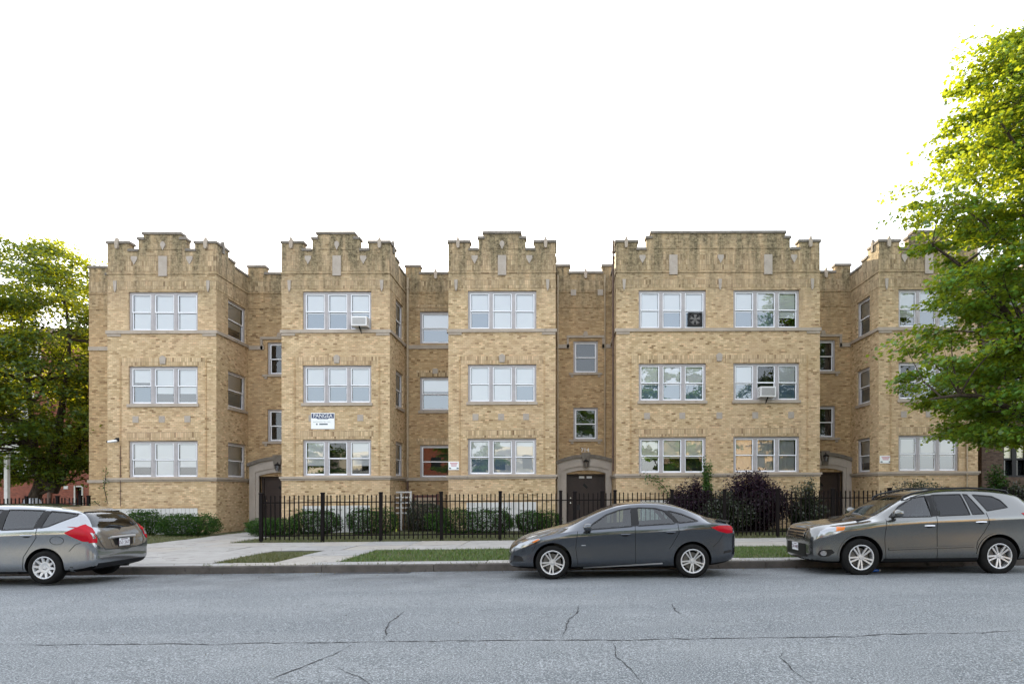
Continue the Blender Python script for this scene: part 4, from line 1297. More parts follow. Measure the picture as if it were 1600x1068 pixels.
for v in 'LR':
    c1.patch('headlight', [(.15,.60),(.24,.665),(.45,.735),(.68,.775),(.70,.75),(.55,.68),(.3,.59)], v, M['clear_lens'], 0.006)
    c1.patch('headlight_reflector', [(.52,.705),(.66,.765),(.69,.75),(.58,.695)], v, M['amber_lens'], 0.009, 8, 4)
    c1.patch('tail_light', [(3.93,.955),(4.12,.985),(4.3,.985),(4.42,.965),(4.42,.84),(4.28,.835),(4.1,.88)], v, M['red_lens'], 0.006)
    c1.line('door_seam', [(1.40,.28),(1.36,.6),(1.40,.90)], v, 0.010, M['trim'])
    c1.line('door_seam', [(2.49,.26),(2.49,1.0)], v, 0.010, M['trim'])
    c1.line('door_seam', [(3.30,1.03),(3.32,.86),(3.24,.72),(3.13,.55)], v, 0.010, M['trim'])
    c1.line('bumper_seam', [(3.98,.58),(4.12,.70),(4.2,.82)], v, 0.007, M['trim'])
    c1.line('bumper_seam', [(.62,.69),(.57,.58),(.52,.52)], v, 0.007, M['trim'])
    c1.patch('sill_trim', [(1.5,.205),(3.0,.275),(3.0,.30),(1.5,.228)], v, M['chrome'] if False else M['alloy'], 0.010, 30, 2)
    c1.patch('fog_lamp_pocket', [(.10,.33),(.34,.34),(.30,.43),(.12,.45)], v, M['trim'], 0.004, 8, 4)
    c1.patch('rear_reflector', [(4.2,.45),(4.4,.47),(4.4,.52),(4.22,.50)], v, M['trim'], 0.004, 8, 3)
    c1.patch('pillar_cover', [(2.435,.985),(2.545,.992),(2.545,1.335),(2.435,1.328)], v, M['trim'], 0.003, 6, 8)
    c1.patch('pillar_cover', [(3.255,1.035),(3.325,1.04),(3.13,1.275),(3.06,1.278)], v, M['trim'], 0.003, 6, 8)
    c1.patch('fuel_flap' if v == 'R' else 'side_badge', [(1.47,.63),(1.55,.63),(1.55,.645),(1.47,.645)], v, M['chrome'], 0.004, 4, 2)
c1.handle(2.30, .835, M['paint_sedan']); c1.handle(3.16, .87, M['paint_sedan'])
c1.mirror(1.50, .965, M['paint_sedan'])
c1.patch('grille', [(-.52,.34),(-.48,.27),(.48,.27),(.52,.34),(.40,.50),(-.40,.50)], 'F', M['trim'], 0.004)
for k in range(3): c1.line('grille_bar', [(-.40,.34+.05*k),(.40,.34+.05*k)], 'F', 0.012, M['chrome'], 0.01)
c1.plate(0, .40, 'B', 'E42 9071')
_q = [c1.hit(x, 0.0, 'T', 0) for x in (4.12, 4.36)]
mb = MB(); mb.prism([(_q[0].x, _q[0].z-0.02), (_q[1].x, _q[1].z-0.01), (_q[1].x+0.05, _q[1].z+0.018), (_q[1].x+0.03, _q[1].z+0.03), (_q[0].x, _q[0].z+0.006)], -0.58, 0.58); mb.build('boot_spoiler', M['paint_sedan'], c1.root, True)

# ---- silver hatchback at the left edge, seen from behind its rear corner
HAT = [(0.0,.26,.52,.60,.48,.40),(.06,.21,.60,.70,.64,.50),(.28,.18,.72,.82,.76,.58),(.55,.17,.82,.92,.815,.62),(.83,.17,.87,.99,.835,.63),(1.0,.17,.90,1.06,.84,.62),(1.4,.17,.93,1.28,.845,.585),
       (1.75,.17,.945,1.41,.847,.565),(2.2,.17,.965,1.475,.847,.56),(2.7,.17,.985,1.475,.847,.555),(3.2,.17,1.0,1.44,.847,.545),(3.55,.18,1.01,1.395,.842,.535),(3.78,.19,1.01,1.345,.83,.53),
       (3.90,.21,1.0,1.25,.815,.55),(4.0,.24,.97,1.08,.81,.64),(4.08,.27,.86,.93,.79,.65),(4.13,.31,.74,.79,.745,.60),(4.15,.40,.64,.67,.68,.54)]
Yh = 11.95; W = 1.695
xo, zo = place(74.5, Yh, 3.43)
c2 = Car('hatchback', 'silver five door hatchback at the left edge, its red tail light turned to view', HAT, W, M['paint_hatch'], (0.83, 3.43), 0.305, (xo, Yh+W/2-0.1, zo+0.03), lambda x: x if x < 3.5 else x+0.17*min(1, (x-3.5)/0.5))
c2.rim, c2.spokes = 0.205, (10, 0, 0.052, 0.034)
sw_ = [[(1.35,.96),(2.55,1.0),(2.55,1.365),(2.2,1.372),(1.9,1.32),(1.6,1.17)],
       [(2.66,1.0),(3.24,1.015),(3.30,1.345),(3.0,1.36),(2.66,1.368)],
       [(3.36,1.03),(3.50,1.06),(3.78,1.24),(3.80,1.275),(3.62,1.31),(3.41,1.335)]]
fr = (.8, 1.9, [(-.58,1.03),(.58,1.03),(.48,1.36),(0,1.39),(-.48,1.36)])
rr = (3.7, 4.5, [(-.63,1.03),(-.3,.995),(.3,.995),(.63,1.03),(.50,1.31),(0,1.335),(-.50,1.31)])
c2.finish_body([(1.1,.45,.62),(3.85,.45,.62),(3.9,1.0,.64),(3.72,1.30,.46),(3.2,1.36,.48),(2.2,1.40,.48),(1.85,1.36,.48),(1.25,1.0,.62)], sw_, fr, rr)
c2.glaze(sw_, M['carglass'], fr=fr, rr=rr)
for x in c2.wheels: c2.wheel(x, 'hubcap')
c2.seats((1.75,), 0.45, 1.02, 2.75)
for v, sg in (('L', -1), ('R', 1)):
    tl = c2.patch('tail_light', [(3.72,.94),(3.86,1.03),(3.93,1.09),(4.0,1.02),(4.06,.92),(4.07,.77),(3.96,.775),(3.84,.85)], v, M['red_lens'], 0.006)
    c2.patch('tail_light_lens', [(sg*.79,.75),(sg*.70,.74),(sg*.655,.83),(sg*.70,.98),(sg*.79,1.05)], 'B', M['red_lens'], 0.007, 10, 8, tl)
    c2.patch('reversing_lamp', [(sg*.755,.82),(sg*.69,.82),(sg*.70,.92),(sg*.755,.93)], 'B', M['clear_lens'], 0.011, 8, 6, tl)
    c2.line('door_seam', [(2.60,.26),(2.60,1.0)], v, 0.009, M['trim'])
    c2.line('door_seam', [(3.335,1.34),(3.30,1.02),(3.30,.86),(3.16,.66),(3.06,.50),(3.04,.26)], v, 0.009, M['trim'])
    c2.line('bumper_seam', [(3.78,.60),(3.86,.72),(3.93,.75)], v, 0.007, M['trim'])
    c2.patch('pillar_cover', [(2.555,1.0),(2.655,1.0),(2.655,1.368),(2.555,1.368)], v, M['trim'], 0.003, 6, 8)
    c2.patch('pillar_cover', [(3.245,1.015),(3.355,1.03),(3.405,1.335),(3.305,1.345)], v, M['trim'], 0.003, 6, 8)
    c2.patch('headlight', [(.2,.66),(.4,.78),(.75,.88),(.78,.82),(.5,.7),(.3,.6)], v, M['clear_lens'], 0.006)
    c2.patch('sill_trim', [(1.3,.20),(2.9,.20),(2.9,.225),(1.3,.225)], v, M['trim'], 0.006, 20, 2)
    c2.patch('mud_flap', [(3.74,.20),(3.80,.19),(3.82,.30),(3.77,.32)], v, M['paint_hatch'], 0.01, 4, 4)
c2.line('fuel_flap', [(3.62+.09*math.cos(t), .80+.075*math.sin(t)) for t in [2*math.pi*i/24 for i in range(24)]], 'L', 0.006, M['trim'], 0.003, True)
c2.handle(3.13, .895, M['paint_hatch']); c2.handle(2.42, .88, M['paint_hatch'])
c2.mirror(1.42, .98, M['paint_hatch'])
c2.line('tailgate_seam', [(-.66,.97),(-.60,.72),(-.52,.60),(.52,.60),(.60,.72),(.66,.97)], 'B', 0.009, M['trim'])
rec = c2.patch('plate_recess', [(-.33,.64),(.33,.64),(.36,.80),(-.36,.80)], 'B', M['trim'] if False else M['paint_hatch'], 0.004)
c2.patch('plate_backing', [(-.27,.655),(.27,.655),(.29,.785),(-.29,.785)], 'B', M['trim'], 0.007, 12, 5, rec)
bar = [c2.hit(y, .815, 'B', 0.02) for y in (-.34, -.17, 0, .17, .34)]
mb = MB(); mb.tube(bar, 0.02, 8); mb.build('chrome_strip', M['alloy'], c2.root, True)
c2.plate(0, .715, 'B', 'R53 5672')
c2.patch('lower_bumper', [(-.66,.27),(.66,.27),(.66,.36),(-.66,.36)], 'B', M['trim'], 0.006)
p0, p1 = c2.hit(0.02, .99, 'B', 0.02), c2.hit(-.30, 1.03, 'B', 0.02)
mb = MB(); mb.tube([p0+Vector((0, 0, -.03)), p0, p1], [0.02, 0.014, 0.006], 8); mb.build('rear_wiper', M['trim'], c2.root, True)
_q = [c2.hit(x, 0.0, 'T', 0) for x in (3.5, 3.72)]
mb = MB(); mb.prism([(_q[0].x, _q[0].z-0.02), (_q[1].x+0.10, _q[1].z-0.055), (_q[1].x+0.12, _q[1].z-0.035), (_q[0].x, _q[0].z+0.006)], -0.49, 0.49); mb.build('roof_spoiler', M['paint_hatch'], c2.root, True)
mb = MB(); mb.tube([(3.3,0.1,1.42),(3.12,0.1,1.56)], [0.006,0.003], 6); mb.build('aerial', M['trim'], c2.root)
for y in (0.42,):
    mb = MB(); mb.tube([(3.9,y,.22),(4.12,y,.23)], 0.03, 10); mb.build('exhaust', M['steel'], c2.root, True)

# ---- grey sport utility at the right
SUV = [(0.0,.32,.68,.82,.66,.57),(.06,.26,.79,.945,.78,.65),(.24,.23,.87,.995,.88,.70),(.52,.22,.94,1.03,.925,.73),(.9,.22,.985,1.07,.94,.745),(1.18,.22,1.03,1.12,.945,.745),
       (1.32,.22,1.045,1.17,.945,.73),(1.72,.22,1.075,1.40,.945,.675),(2.08,.22,1.095,1.57,.945,.645),(2.5,.22,1.115,1.655,.945,.635),(3.0,.22,1.13,1.672,.945,.63),(3.6,.22,1.15,1.655,.94,.615),
       (4.0,.23,1.165,1.61,.925,.60),(4.25,.26,1.17,1.53,.90,.585),(4.42,.30,1.14,1.38,.875,.60),(4.56,.34,1.03,1.14,.845,.64),(4.64,.40,.86,.94,.80,.60),(4.675,.46,.74,.80,.72,.54)]
Yv = 12.35; W = 1.89
xo, zo = place(1343, Yv, 0.92)
c3 = Car('suv', 'grey sport utility vehicle with black roof rails parked in front of the right bay', SUV, W, M['paint_suv'], (0.92, 3.62), 0.36, (xo, Yv+W/2-0.1, zo-0.02))
c3.rim, c3.spokes = 0.243, (5, 0.042, 0.03, 0.034)
sw_ = [[(1.50,1.125),(2.31,1.135),(2.29,1.535),(2.05,1.505),(1.76,1.34)],
       [(2.44,1.145),(3.06,1.165),(2.98,1.56),(2.42,1.55)],
       [(3.11,1.17),(3.34,1.18),(3.12,1.55),(3.03,1.56)],
       [(3.41,1.235),(3.84,1.30),(3.74,1.44),(3.60,1.515),(3.22,1.55)]]
fr = (1.0, 2.2, [(-.70,1.15),(.70,1.15),(.57,1.52),(0,1.55),(-.57,1.52)])
rr = (3.9, 4.7, [(-.62,1.2),(.62,1.2),(.52,1.50),(0,1.52),(-.52,1.50)])
c3.finish_body([(1.3,.5,.70),(4.2,.5,.70),(4.35,1.1,.70),(4.15,1.46,.52),(3.6,1.58,.54),(2.5,1.59,.56),(2.1,1.50,.56),(1.42,1.13,.72)], sw_, fr, rr)
c3.glaze(sw_, M['carglass'], M['privacy'], 2.35, fr=fr, rr=rr)
for x in c3.wheels: c3.wheel(x, 'alloy')
c3.seats((1.95,), 0.62, 1.16, 2.95)
for v, sg in (('L', -1), ('R', 1)):
    hl = c3.patch('headlight', [(.12,.75),(.17,.86),(.30,.925),(.52,.955),(.63,.955),(.60,.89),(.45,.82),(.25,.75)], v, M['clear_lens'], 0.006)
    c3.patch('indicator', [(.44,.865),(.46,.945),(.62,.952),(.595,.89)], v, M['amber_lens'], 0.010, 10, 5, hl)
    fl = c3.patch('fog_lamp_pocket', [(.12,.42),(.16,.50),(.36,.52),(.42,.46),(.30,.38),(.16,.37)], v, M['trim'], 0.005, 10, 5)
    c3.patch('fog_lamp', [(.22+.055*math.cos(t), .44+.05*math.sin(t)) for t in [2*math.pi*i/16 for i in range(16)]], v, M['clear_lens'], 0.012, 10, 6, fl)
    c3.patch('tail_light', [(4.08,1.19),(4.30,1.18),(4.48,1.10),(4.52,.96),(4.34,.98),(4.2,1.06)], v, M['red_lens'], 0.006)
    c3.line('door_seam', [(1.40,.32),(1.38,.7),(1.42,1.09)], v, 0.010, M['trim'])
    c3.line('door_seam', [(2.40,.30),(2.40,1.14)], v, 0.010, M['trim'])
    c3.line('door_seam', [(3.38,1.20),(3.42,1.0),(3.32,.82),(3.20,.66),(3.16,.5)], v, 0.010, M['trim'])
    c3.patch('side_moulding', [(1.45,.50),(3.12,.545),(3.12,.575),(1.45,.535)], v, M['paint_suv'], 0.016, 30, 2)
    c3.line('moulding_shadow', [(1.45,.495),(3.12,.54)], v, 0.008, M['trim'], 0.004)
    c3.patch('pillar_cover', [(2.315,1.135),(2.435,1.145),(2.415,1.55),(2.295,1.535)], v, M['trim'], 0.003, 6, 8)
    c3.line('pillar_trim', [(3.36,1.185),(3.13,1.555)], v, 0.03, M['paint_suv'], 0.006)
    c3.patch('sill_trim', [(1.36,.27),(3.2,.27),(3.2,.33),(1.36,.33)], v, M['trim'], 0.006, 20, 2)
    for x in c3.wheels:
        pts = [(x+.435*math.cos(t), .375+.425*math.sin(t)) for t in [math.pi*(0.02+0.96*i/24) for i in range(25)]]
        c3.line('arch_lip', pts, v, 0.03, M['paint_suv'], 0.012)
    p = [c3.hit(x, sg*.60, 'T', 0.045) for x in (1.95, 2.1, 2.6, 3.2, 3.7, 3.95)]
    q0, q1 = c3.hit(1.88, sg*.60, 'T', 0.0), c3.hit(4.02, sg*.59, 'T', 0.0)
    if all(p): mb = MB(); mb.tube([q0]+p+[q1], 0.02, 8); mb.build('roof_rail', M['trim'], c3.root, True)
c3.handle(2.25, .955, M['chrome']); c3.handle(3.26, 1.02, M['chrome'])
c3.mirror(1.50, 1.19, M['paint_suv'])
g = c3.patch('grille', [(-.42,.69),(.42,.69),(.50,.90),(-.50,.90)], 'F', M['trim'], 0.004)
for k in range(4): c3.line('grille_bar', [(-.42-.02*k,.71+.057*k),(.42+.02*k,.71+.057*k)], 'F', 0.02, M['chrome'], 0.014, parent=g)
for y in (-.44, .44): c3.line('grille_edge', [(y*.93,.68),(y*1.07,.865)], 'F', 0.02, M['chrome'], 0.013, parent=g)
c3.line('emblem', [(.075*math.cos(t), .775+.042*math.sin(t)) for t in [2*math.pi*i/24 for i in range(24)]], 'F', 0.012, M['chrome'], 0.022, True, g)
c3.line('emblem', [(-.03,.745),(-.02,.80)], 'F', 0.012, M['chrome'], 0.022, False, g); c3.line('emblem', [(.02,.75),(.03,.805)], 'F', 0.012, M['chrome'], 0.022, False, g); c3.line('emblem', [(-.03,.772),(.03,.78)], 'F', 0.01, M['chrome'], 0.022, False, g)
c3.patch('lower_grille', [(-.58,.35),(.58,.35),(.52,.60),(-.52,.60)], 'F', M['trim'], 0.005)
c3.plate(0, .52, 'F', 'K30 0482')
# ------------------------------------------------------------------ iron fences
def picket_mesh(h):
    def f():
        mb = MB(); r = 0.016
        mb.box(-r, r, -r, r, 0.06, h-0.06)
        n = len(mb.v)
        mb.v += [(-r*1.5,-r*1.5,h-0.06),(r*1.5,-r*1.5,h-0.06),(r*1.5,r*1.5,h-0.06),(-r*1.5,r*1.5,h-0.06),(0,0,h)]
        for q in ((0,1,4),(1,2,4),(2,3,4),(3,0,4)): mb.f.append(tuple(n+i for i in q)); mb.m.append(0)
        mb.f.append((n+3,n+2,n+1,n)); mb.m.append(0)
        return mb.mesh('picket', M['iron'])
    return cached(('picket', h), f)
def post_mesh(h, r=0.05):
    def f():
        mb = MB(); mb.box(-r, r, -r, r, -0.1, h); mb.cbox(-r-0.012, r+0.012, -r-0.012, r+0.012, h, h+0.045, 0.02)
        return mb.mesh('post', M['iron'])
    return cached(('post', h, r), f)
def fence(label, posts, Y, h, pitch=0.148, group=None, name='iron_fence', zr=(0.17, None)):
    f = empty(name); tag(f, label, 'fence', group)
    for i, x in enumerate(posts):
        put('post', post_mesh(h+0.03), f, (x, Y, 0), (rnd.gauss(0, 0.004), rnd.gauss(0, 0.004), 0))
    for a, b in zip(posts, posts[1:]):
        for z in (zr[0], h-0.27):
            mb = MB(); mb.box(a+0.05, b-0.05, Y-0.018, Y+0.018, z, z+0.035); mb.build('rail', M['iron'], f)
        n = max(2, round((b-a)/pitch))
        for k in range(1, n):
            put('picket', picket_mesh(h), f, (a+(b-a)*k/n+rnd.gauss(0, 0.004), Y, rnd.gauss(0, 0.006)), (rnd.gauss(0, 0.003), rnd.gauss(0, 0.006), 0))
    return f
P1 = [UX(p, YFEN) for p in (408, 504, 595, 690, 781, 876)]
P2 = [UX(p, YFEN) for p in (961, 1050, 1132, 1215, 1301, 1390, 1480, 1570, 1660)]
fence('black iron picket fence across the front lawn left of the middle gate', P1, YFEN, 1.52)
fence('black iron picket fence right of the middle gate, running behind the parked sport utility', P2, YFEN, 1.52)
ret_ = MB()
gx0, gx1 = UX(898, YFEN), UX(941, YFEN)
gate = empty('iron_gate'); tag(gate, 'black iron gate with thick uprights in front of the middle brown door', 'gate')
for x in (gx0, gx1): put('stile', post_mesh(1.50, 0.062), gate, (x, YFEN, 0.02))
for z in (0.17, 1.25):
    mb = MB(); mb.box(gx0+0.06, gx1-0.06, YFEN-0.02, YFEN+0.02, z, z+0.04); mb.build('rail', M['iron'], gate)
    mb = MB(); mb.box(UX(876, YFEN)+0.05, gx0-0.06, YFEN-0.018, YFEN+0.018, z+.003, z+0.038); mb.build('rail', M['iron'], gate)
    mb = MB(); mb.box(gx1+0.06, UX(961, YFEN)-0.05, YFEN-0.018, YFEN+0.018, z+.003, z+0.038); mb.build('rail', M['iron'], gate)
for k in range(1, 6): put('picket', picket_mesh(1.52), gate, (gx0+(gx1-gx0)*k/6, YFEN, 0))
for x in (UX(887, YFEN), UX(947, YFEN), UX(954, YFEN)): put('picket', picket_mesh(1.52), gate, (x, YFEN, 0))
mb = MB(); mb.box(gx0+0.07, gx0+0.17, YFEN-0.03, YFEN+0.03, 0.95, 1.12); mb.build('latch', M['black'], gate)
PL = [UX(p, 26.6) for p in (-30, 42, 90, 126, 138.5)]
fence('tall black iron fence at far left between the building corner and the white pole', PL, 26.6, 1.50, 0.16)

# ------------------------------------------------------------------ foliage
def quad_mesh(name, V, m):
    k = V.shape[0]
    me = bpy.data.meshes.new(name)
    me.vertices.add(k*4); me.vertices.foreach_set('co', V.reshape(-1).astype(np.float32))
    me.loops.add(k*4); me.loops.foreach_set('vertex_index', np.arange(k*4, dtype=np.int32))
    me.polygons.add(k); me.polygons.foreach_set('loop_start', np.arange(0, k*4, 4, dtype=np.int32))
    me.update(calc_edges=True); me.materials.append(m)
    return me
def leaf_quads(C, size, tilt=0.6, droop=0.3, wide=0.75, heading=None):
    """folded leaves at points C (k,3)"""
    k = len(C)
    th = nrg.uniform(0, 2*np.pi, k) if heading is None else heading+nrg.normal(0, 0.7, k)
    el = nrg.normal(-droop, tilt*0.6, k)
    d = np.stack([np.cos(th)*np.cos(el), np.sin(th)*np.cos(el), np.sin(el)], 1)
    s = np.stack([-np.sin(th), np.cos(th), np.zeros(k)], 1)
    up = np.cross(d, s)
    ro = nrg.normal(0, tilt, k)[:, None]
    s2 = s*np.cos(ro)+up*np.sin(ro); up2 = np.cross(d, s2)
    L = (size*nrg.uniform(0.6, 1.25, k))[:, None]; w = L*wide*0.5
    V = np.zeros((k, 4, 3))
    V[:, 0] = C; V[:, 1] = C+d*L*0.5-s2*w+up2*w*0.25; V[:, 2] = C+d*L; V[:, 3] = C+d*L*0.5+s2*w+up2*w*0.25
    return V

def bark(name, a, b):
    m = mat(name, a, 0.95, spec=0.15); t = NT(m); p = t.pos()
    mp = t.new('Mapping'); mp.inputs['Scale'].default_value = (14, 14, 2.5); t.link(p, mp.inputs[0])
    n = t.noise(1.0, 5, 0.7, mp.outputs[0])
    t.link(t.mix(t.ramp(n, [(0.35, (0,0,0)), (0.65, (1,1,1))]), a, b), t.b.inputs['Base Color']); t.bump(n, 0.03)
    return m
M['bark'] = bark('dark_bark', (0.035, 0.026, 0.02), (0.10, 0.08, 0.062))
M['twig'] = mat('twig', (0.05, 0.035, 0.025), 0.9)
M['maple'] = leaf_mat('maple_leaves', [(0, (0.020, 0.08, 0.012)), (0.3, (0.045, 0.155, 0.018)), (0.75, (0.085, 0.235, 0.026)), (1, (0.15, 0.31, 0.04))], (0.74, 0.73, 0.018), 0.48, 0.06)
M['left_leaf'] = leaf_mat('dark_green_leaves', [(0, (0.016, 0.05, 0.010)), (0.4, (0.028, 0.085, 0.015)), (0.8, (0.05, 0.12, 0.018)), (1, (0.085, 0.15, 0.025))], (0.70, 0.70, 0.018), 0.5, 0.05)

def make_tree(name, label, x, y, prof, trunk_h, trunk_r, n_cl, per, leaf, lm, forks, keep=None, crad=0.62, flat=0.35, group=None, seed=1, limbs=16, zmin=2.5):
    """prof: list of (z, crown radius); forks: hand-placed limbs as point lists"""
    r = np.random.default_rng(seed); rr = random.Random(seed)
    root = empty(name); tag(root, label, 'tree', group)
    zs = [p[0] for p in prof]; rs = [p[1] for p in prof]
    R_ = lambda z: float(np.interp(z, zs, rs, left=0, right=0))
    mb = MB(); nodes = []
    tp = [Vector((x+0.12*math.sin(i*0.9+seed), y+0.10*math.cos(i*1.1), -0.2+trunk_h*i/9)) for i in range(10)]
    mb.tube(tp, [trunk_r*(1.45 if i == 0 else 1.12 if i == 1 else 1-0.085*i) for i in range(10)], 10, 0)
    nodes += [(p, trunk_r*(1-0.085*i)) for i, p in enumerate(tp) if i > 1]
    for f in forks:
        pts = [Vector(p) for p in f]
        # smooth the hand-placed points a little
        sm = []
        for i in range(len(pts)-1):
            for k in range(3):
                t = k/3; p0, p1, p2, p3 = pts[max(i-1, 0)], pts[i], pts[i+1], pts[min(i+2, len(pts)-1)]
                sm.append(0.5*((2*p1)+(-p0+p2)*t+(2*p0-5*p1+4*p2-p3)*t*t+(-p0+3*p1-3*p2+p3)*t**3))
        sm.append(pts[-1])
        rad = [trunk_r*0.62*(1-0.85*i/(len(sm)-1)) for i in range(len(sm))]
        mb.tube(sm, rad, 8, 0); nodes += list(zip(sm, rad))[1:]
    for i in range(limbs):
        h = zs[0]+(zs[-1]-zs[0])*(i+0.5)/limbs*0.86
        a = i*2.4+rr.uniform(-0.4, 0.4)
        zt = h+rr.uniform(0.6, 1.6)
        L = R_(zt)*rr.uniform(0.6, 0.85)
        if L < 0.4: continue
        s = min(nodes, key=lambda q: (q[0]-Vector((x, y, h-0.35*L))).length)
        e = Vector((x+L*math.cos(a), y+L*math.sin(a), zt))
        pts = [s[0].lerp(e, t)+Vector((rr.gauss(0, 0.08), rr.gauss(0, 0.08), -0.28*L*math.sin(math.pi*t)*0.5)) for t in (0, 0.25, 0.5, 0.75, 1)]
        pts[0] = s[0]; r0 = min(s[1]*0.75, 0.035+0.018*L)
        mb.tube(pts, [r0*(1-0.2*k) for k in range(5)], 6, 0); nodes += [(p, r0*(1-0.2*k)) for k, p in enumerate(pts)][1:]
    cl = []
    tries = 0
    while len(cl) < n_cl and tries < n_cl*30:
        tries += 1
        z = r.uniform(zs[0], zs[-1]); Rz = R_(z)
        if r.random() > (Rz/max(rs))**1.3+0.05: continue
        q = math.sqrt(r.uniform(0.08, 1.0)); a = r.uniform(0, 2*math.pi)
        lump = 1+0.14*math.sin(3*a+z*1.3+seed)+0.1*math.sin(5*a-z*2.1)
        c = Vector((x+Rz*q*lump*math.cos(a), y+Rz*q*lump*math.sin(a), z+0.1))
        if keep and not keep(c, r): continue
        cl.append((c, a, q))
    C, H = [], []
    tw = MB()
    for c, a, q in cl:
        s = min(nodes, key=lambda n_: (n_[0]-c).length+max(0, n_[0].z-c.z)*1.5)
        d = c-s[0]
        mid = s[0].lerp(c, 0.5)+Vector((rr.gauss(0, 0.1), rr.gauss(0, 0.1), rr.uniform(-0.15, 0.1)*d.length))
        r0 = min(s[1]*0.6, 0.012+0.012*d.length)
        tw.tube([s[0], mid, c], [r0, r0*0.7, r0*0.35], 5, 0, False)
        k = int(per*r.uniform(0.55, 1.3))
        g = r.normal(0, 1, (k, 3)); g /= (np.linalg.norm(g, axis=1)[:, None]+1e-6); g *= (r.uniform(0, 1, k)**0.45)[:, None]
        cr = crad*r.uniform(0.7, 1.35)
        tlt = r.normal(0, 0.22, 2)
        g[:, 2] = g[:, 2]*flat + g[:, 0]*tlt[0] + g[:, 1]*tlt[1]
        # sprays reach outward and sag at their tips
        out = np.array([math.cos(a), math.sin(a)])
        al = g[:, 0]*out[0]+g[:, 1]*out[1]
        pts = np.array(c)+g*cr
        pts[:, :2] += out*(al*0.45*cr)[:, None]
        pts[:, 2] -= 0.16*cr*np.clip(al, 0, 1)**2*2
        C.append(pts); H.append(np.full(k, a))
        for _ in range(4):
            e = pts[r.integers(0, k)]
            tw.tube([tuple(c), tuple((np.array(c)+e)/2+r.normal(0, 0.04, 3)), tuple(e)], [r0*0.35, 0.006, 0.003], 4, 0, False)
    C = np.concatenate(C); H = np.concatenate(H)
    if keep:
        okk = C[:, 2] > zmin
        C, H = C[okk], H[okk]
    me = quad_mesh('crown', leaf_quads(C, leaf, 0.55, 0.35, 0.85, H), lm)
    put('crown', me, root)
    mb.build('trunk', M['bark'], root, True)
    t = tw.build('twigs', M['bark'], root); t['kind'] = 'stuff'
    return root

TX, TY = 14.3, 18.2
make_tree('maple_tree', 'big maple with sunlit yellow top at the right edge of the photo', TX, TY,
          [(2.8, 2.2), (3.4, 3.5), (4.4, 3.9), (6.0, 3.9), (8.0, 3.9), (9.6, 3.7), (10.7, 3.4), (12.0, 3.2), (13.2, 2.8), (14.1, 2.1), (14.8, 1.2), (15.3, 0.3)],
          14.2, 0.24, 520, 190, 0.138, M['maple'],
          [[(TX, TY, 2.2), (TX-1.2, TY-0.4, 3.4), (TX-2.8, TY-0.6, 4.1), (TX-4.2, TY-0.7, 4.0)],
           [(TX, TY, 3.5), (TX-1.0, TY+0.2, 6.0), (TX-2.2, TY+0.3, 7.6), (TX-3.6, TY+0.2, 8.6)],
           [(TX, TY, 5.0), (TX-0.6, TY-0.5, 8.0), (TX-1.5, TY-0.8, 10.2), (TX-2.4, TY-0.9, 11.6)]],
          keep=lambda c, r: (r.random() < 0.36 if (c.x < 12.0 and c.z < 8.8) else True) if c.x < 15.2 else r.random() < 0.45, seed=5, crad=0.60, flat=0.30, zmin=2.2)
LX, LY = UX(84, 32.5), 32.5
def lpt(px, py, dy=0.0): x, z = U(px, py, LY+dy); return (x, LY+dy, z)
make_tree('shade_tree', 'spreading dark green tree with low forked trunk left of the building behind the fence', LX-0.9, LY,
          [(2.3, 2.8), (3.2, 4.6), (4.5, 5.2), (6.5, 5.6), (9.0, 5.4), (11.0, 4.6), (12.5, 3.4), (13.6, 2.0), (14.2, 0.6)],
          4.0, 0.42, 540, 200, 0.165, M['left_leaf'],
          [[lpt(80, 762), lpt(66, 740), lpt(56, 712), lpt(50, 660), lpt(40, 560), lpt(30, 480)],
           [lpt(82, 768), lpt(92, 748), lpt(100, 738), lpt(112, 716), lpt(128, 690), lpt(136, 640)],
           [lpt(76, 750), lpt(86, 700), lpt(96, 640), lpt(108, 560), lpt(104, 480)],
           [lpt(70, 740), lpt(40, 690, 1), lpt(10, 640, 1.5), lpt(-30, 600, 2)]],
          keep=lambda c, r: c.x < lx-0.5, seed=9, crad=0.8, flat=0.5, limbs=10, zmin=1.9)

M['hedge'] = leaf_mat('hedge_leaves', [(0, (0.010, 0.032, 0.006)), (0.5, (0.024, 0.07, 0.010)), (0.88, (0.045, 0.11, 0.014)), (1, (0.10, 0.17, 0.02))], (0.10, 0.20, 0.02), 0.22, 0.025)
M['purple'] = leaf_mat('purple_leaves', [(0, (0.008, 0.004, 0.009)), (0.5, (0.018, 0.008, 0.017)), (0.9, (0.034, 0.014, 0.03)), (1, (0.06, 0.022, 0.028))], (0.06, 0.015, 0.03), 0.22, 0.03)
M['darkleaf'] = leaf_mat('dark_shrub_leaves', [(0, (0.010, 0.016, 0.007)), (0.5, (0.02, 0.035, 0.012)), (0.9, (0.035, 0.05, 0.015)), (1, (0.06, 0.05, 0.02))], (0.06, 0.09, 0.02), 0.25, 0.08)
M['freshleaf'] = leaf_mat('fresh_vine_leaves', [(0, (0.03, 0.075, 0.012)), (0.5, (0.05, 0.12, 0.018)), (1, (0.10, 0.18, 0.03))], (0.15, 0.26, 0.03), 0.35, 0.06)
M['core'] = mat('hedge_twigs', (0.016, 0.014, 0.010), 1.0)
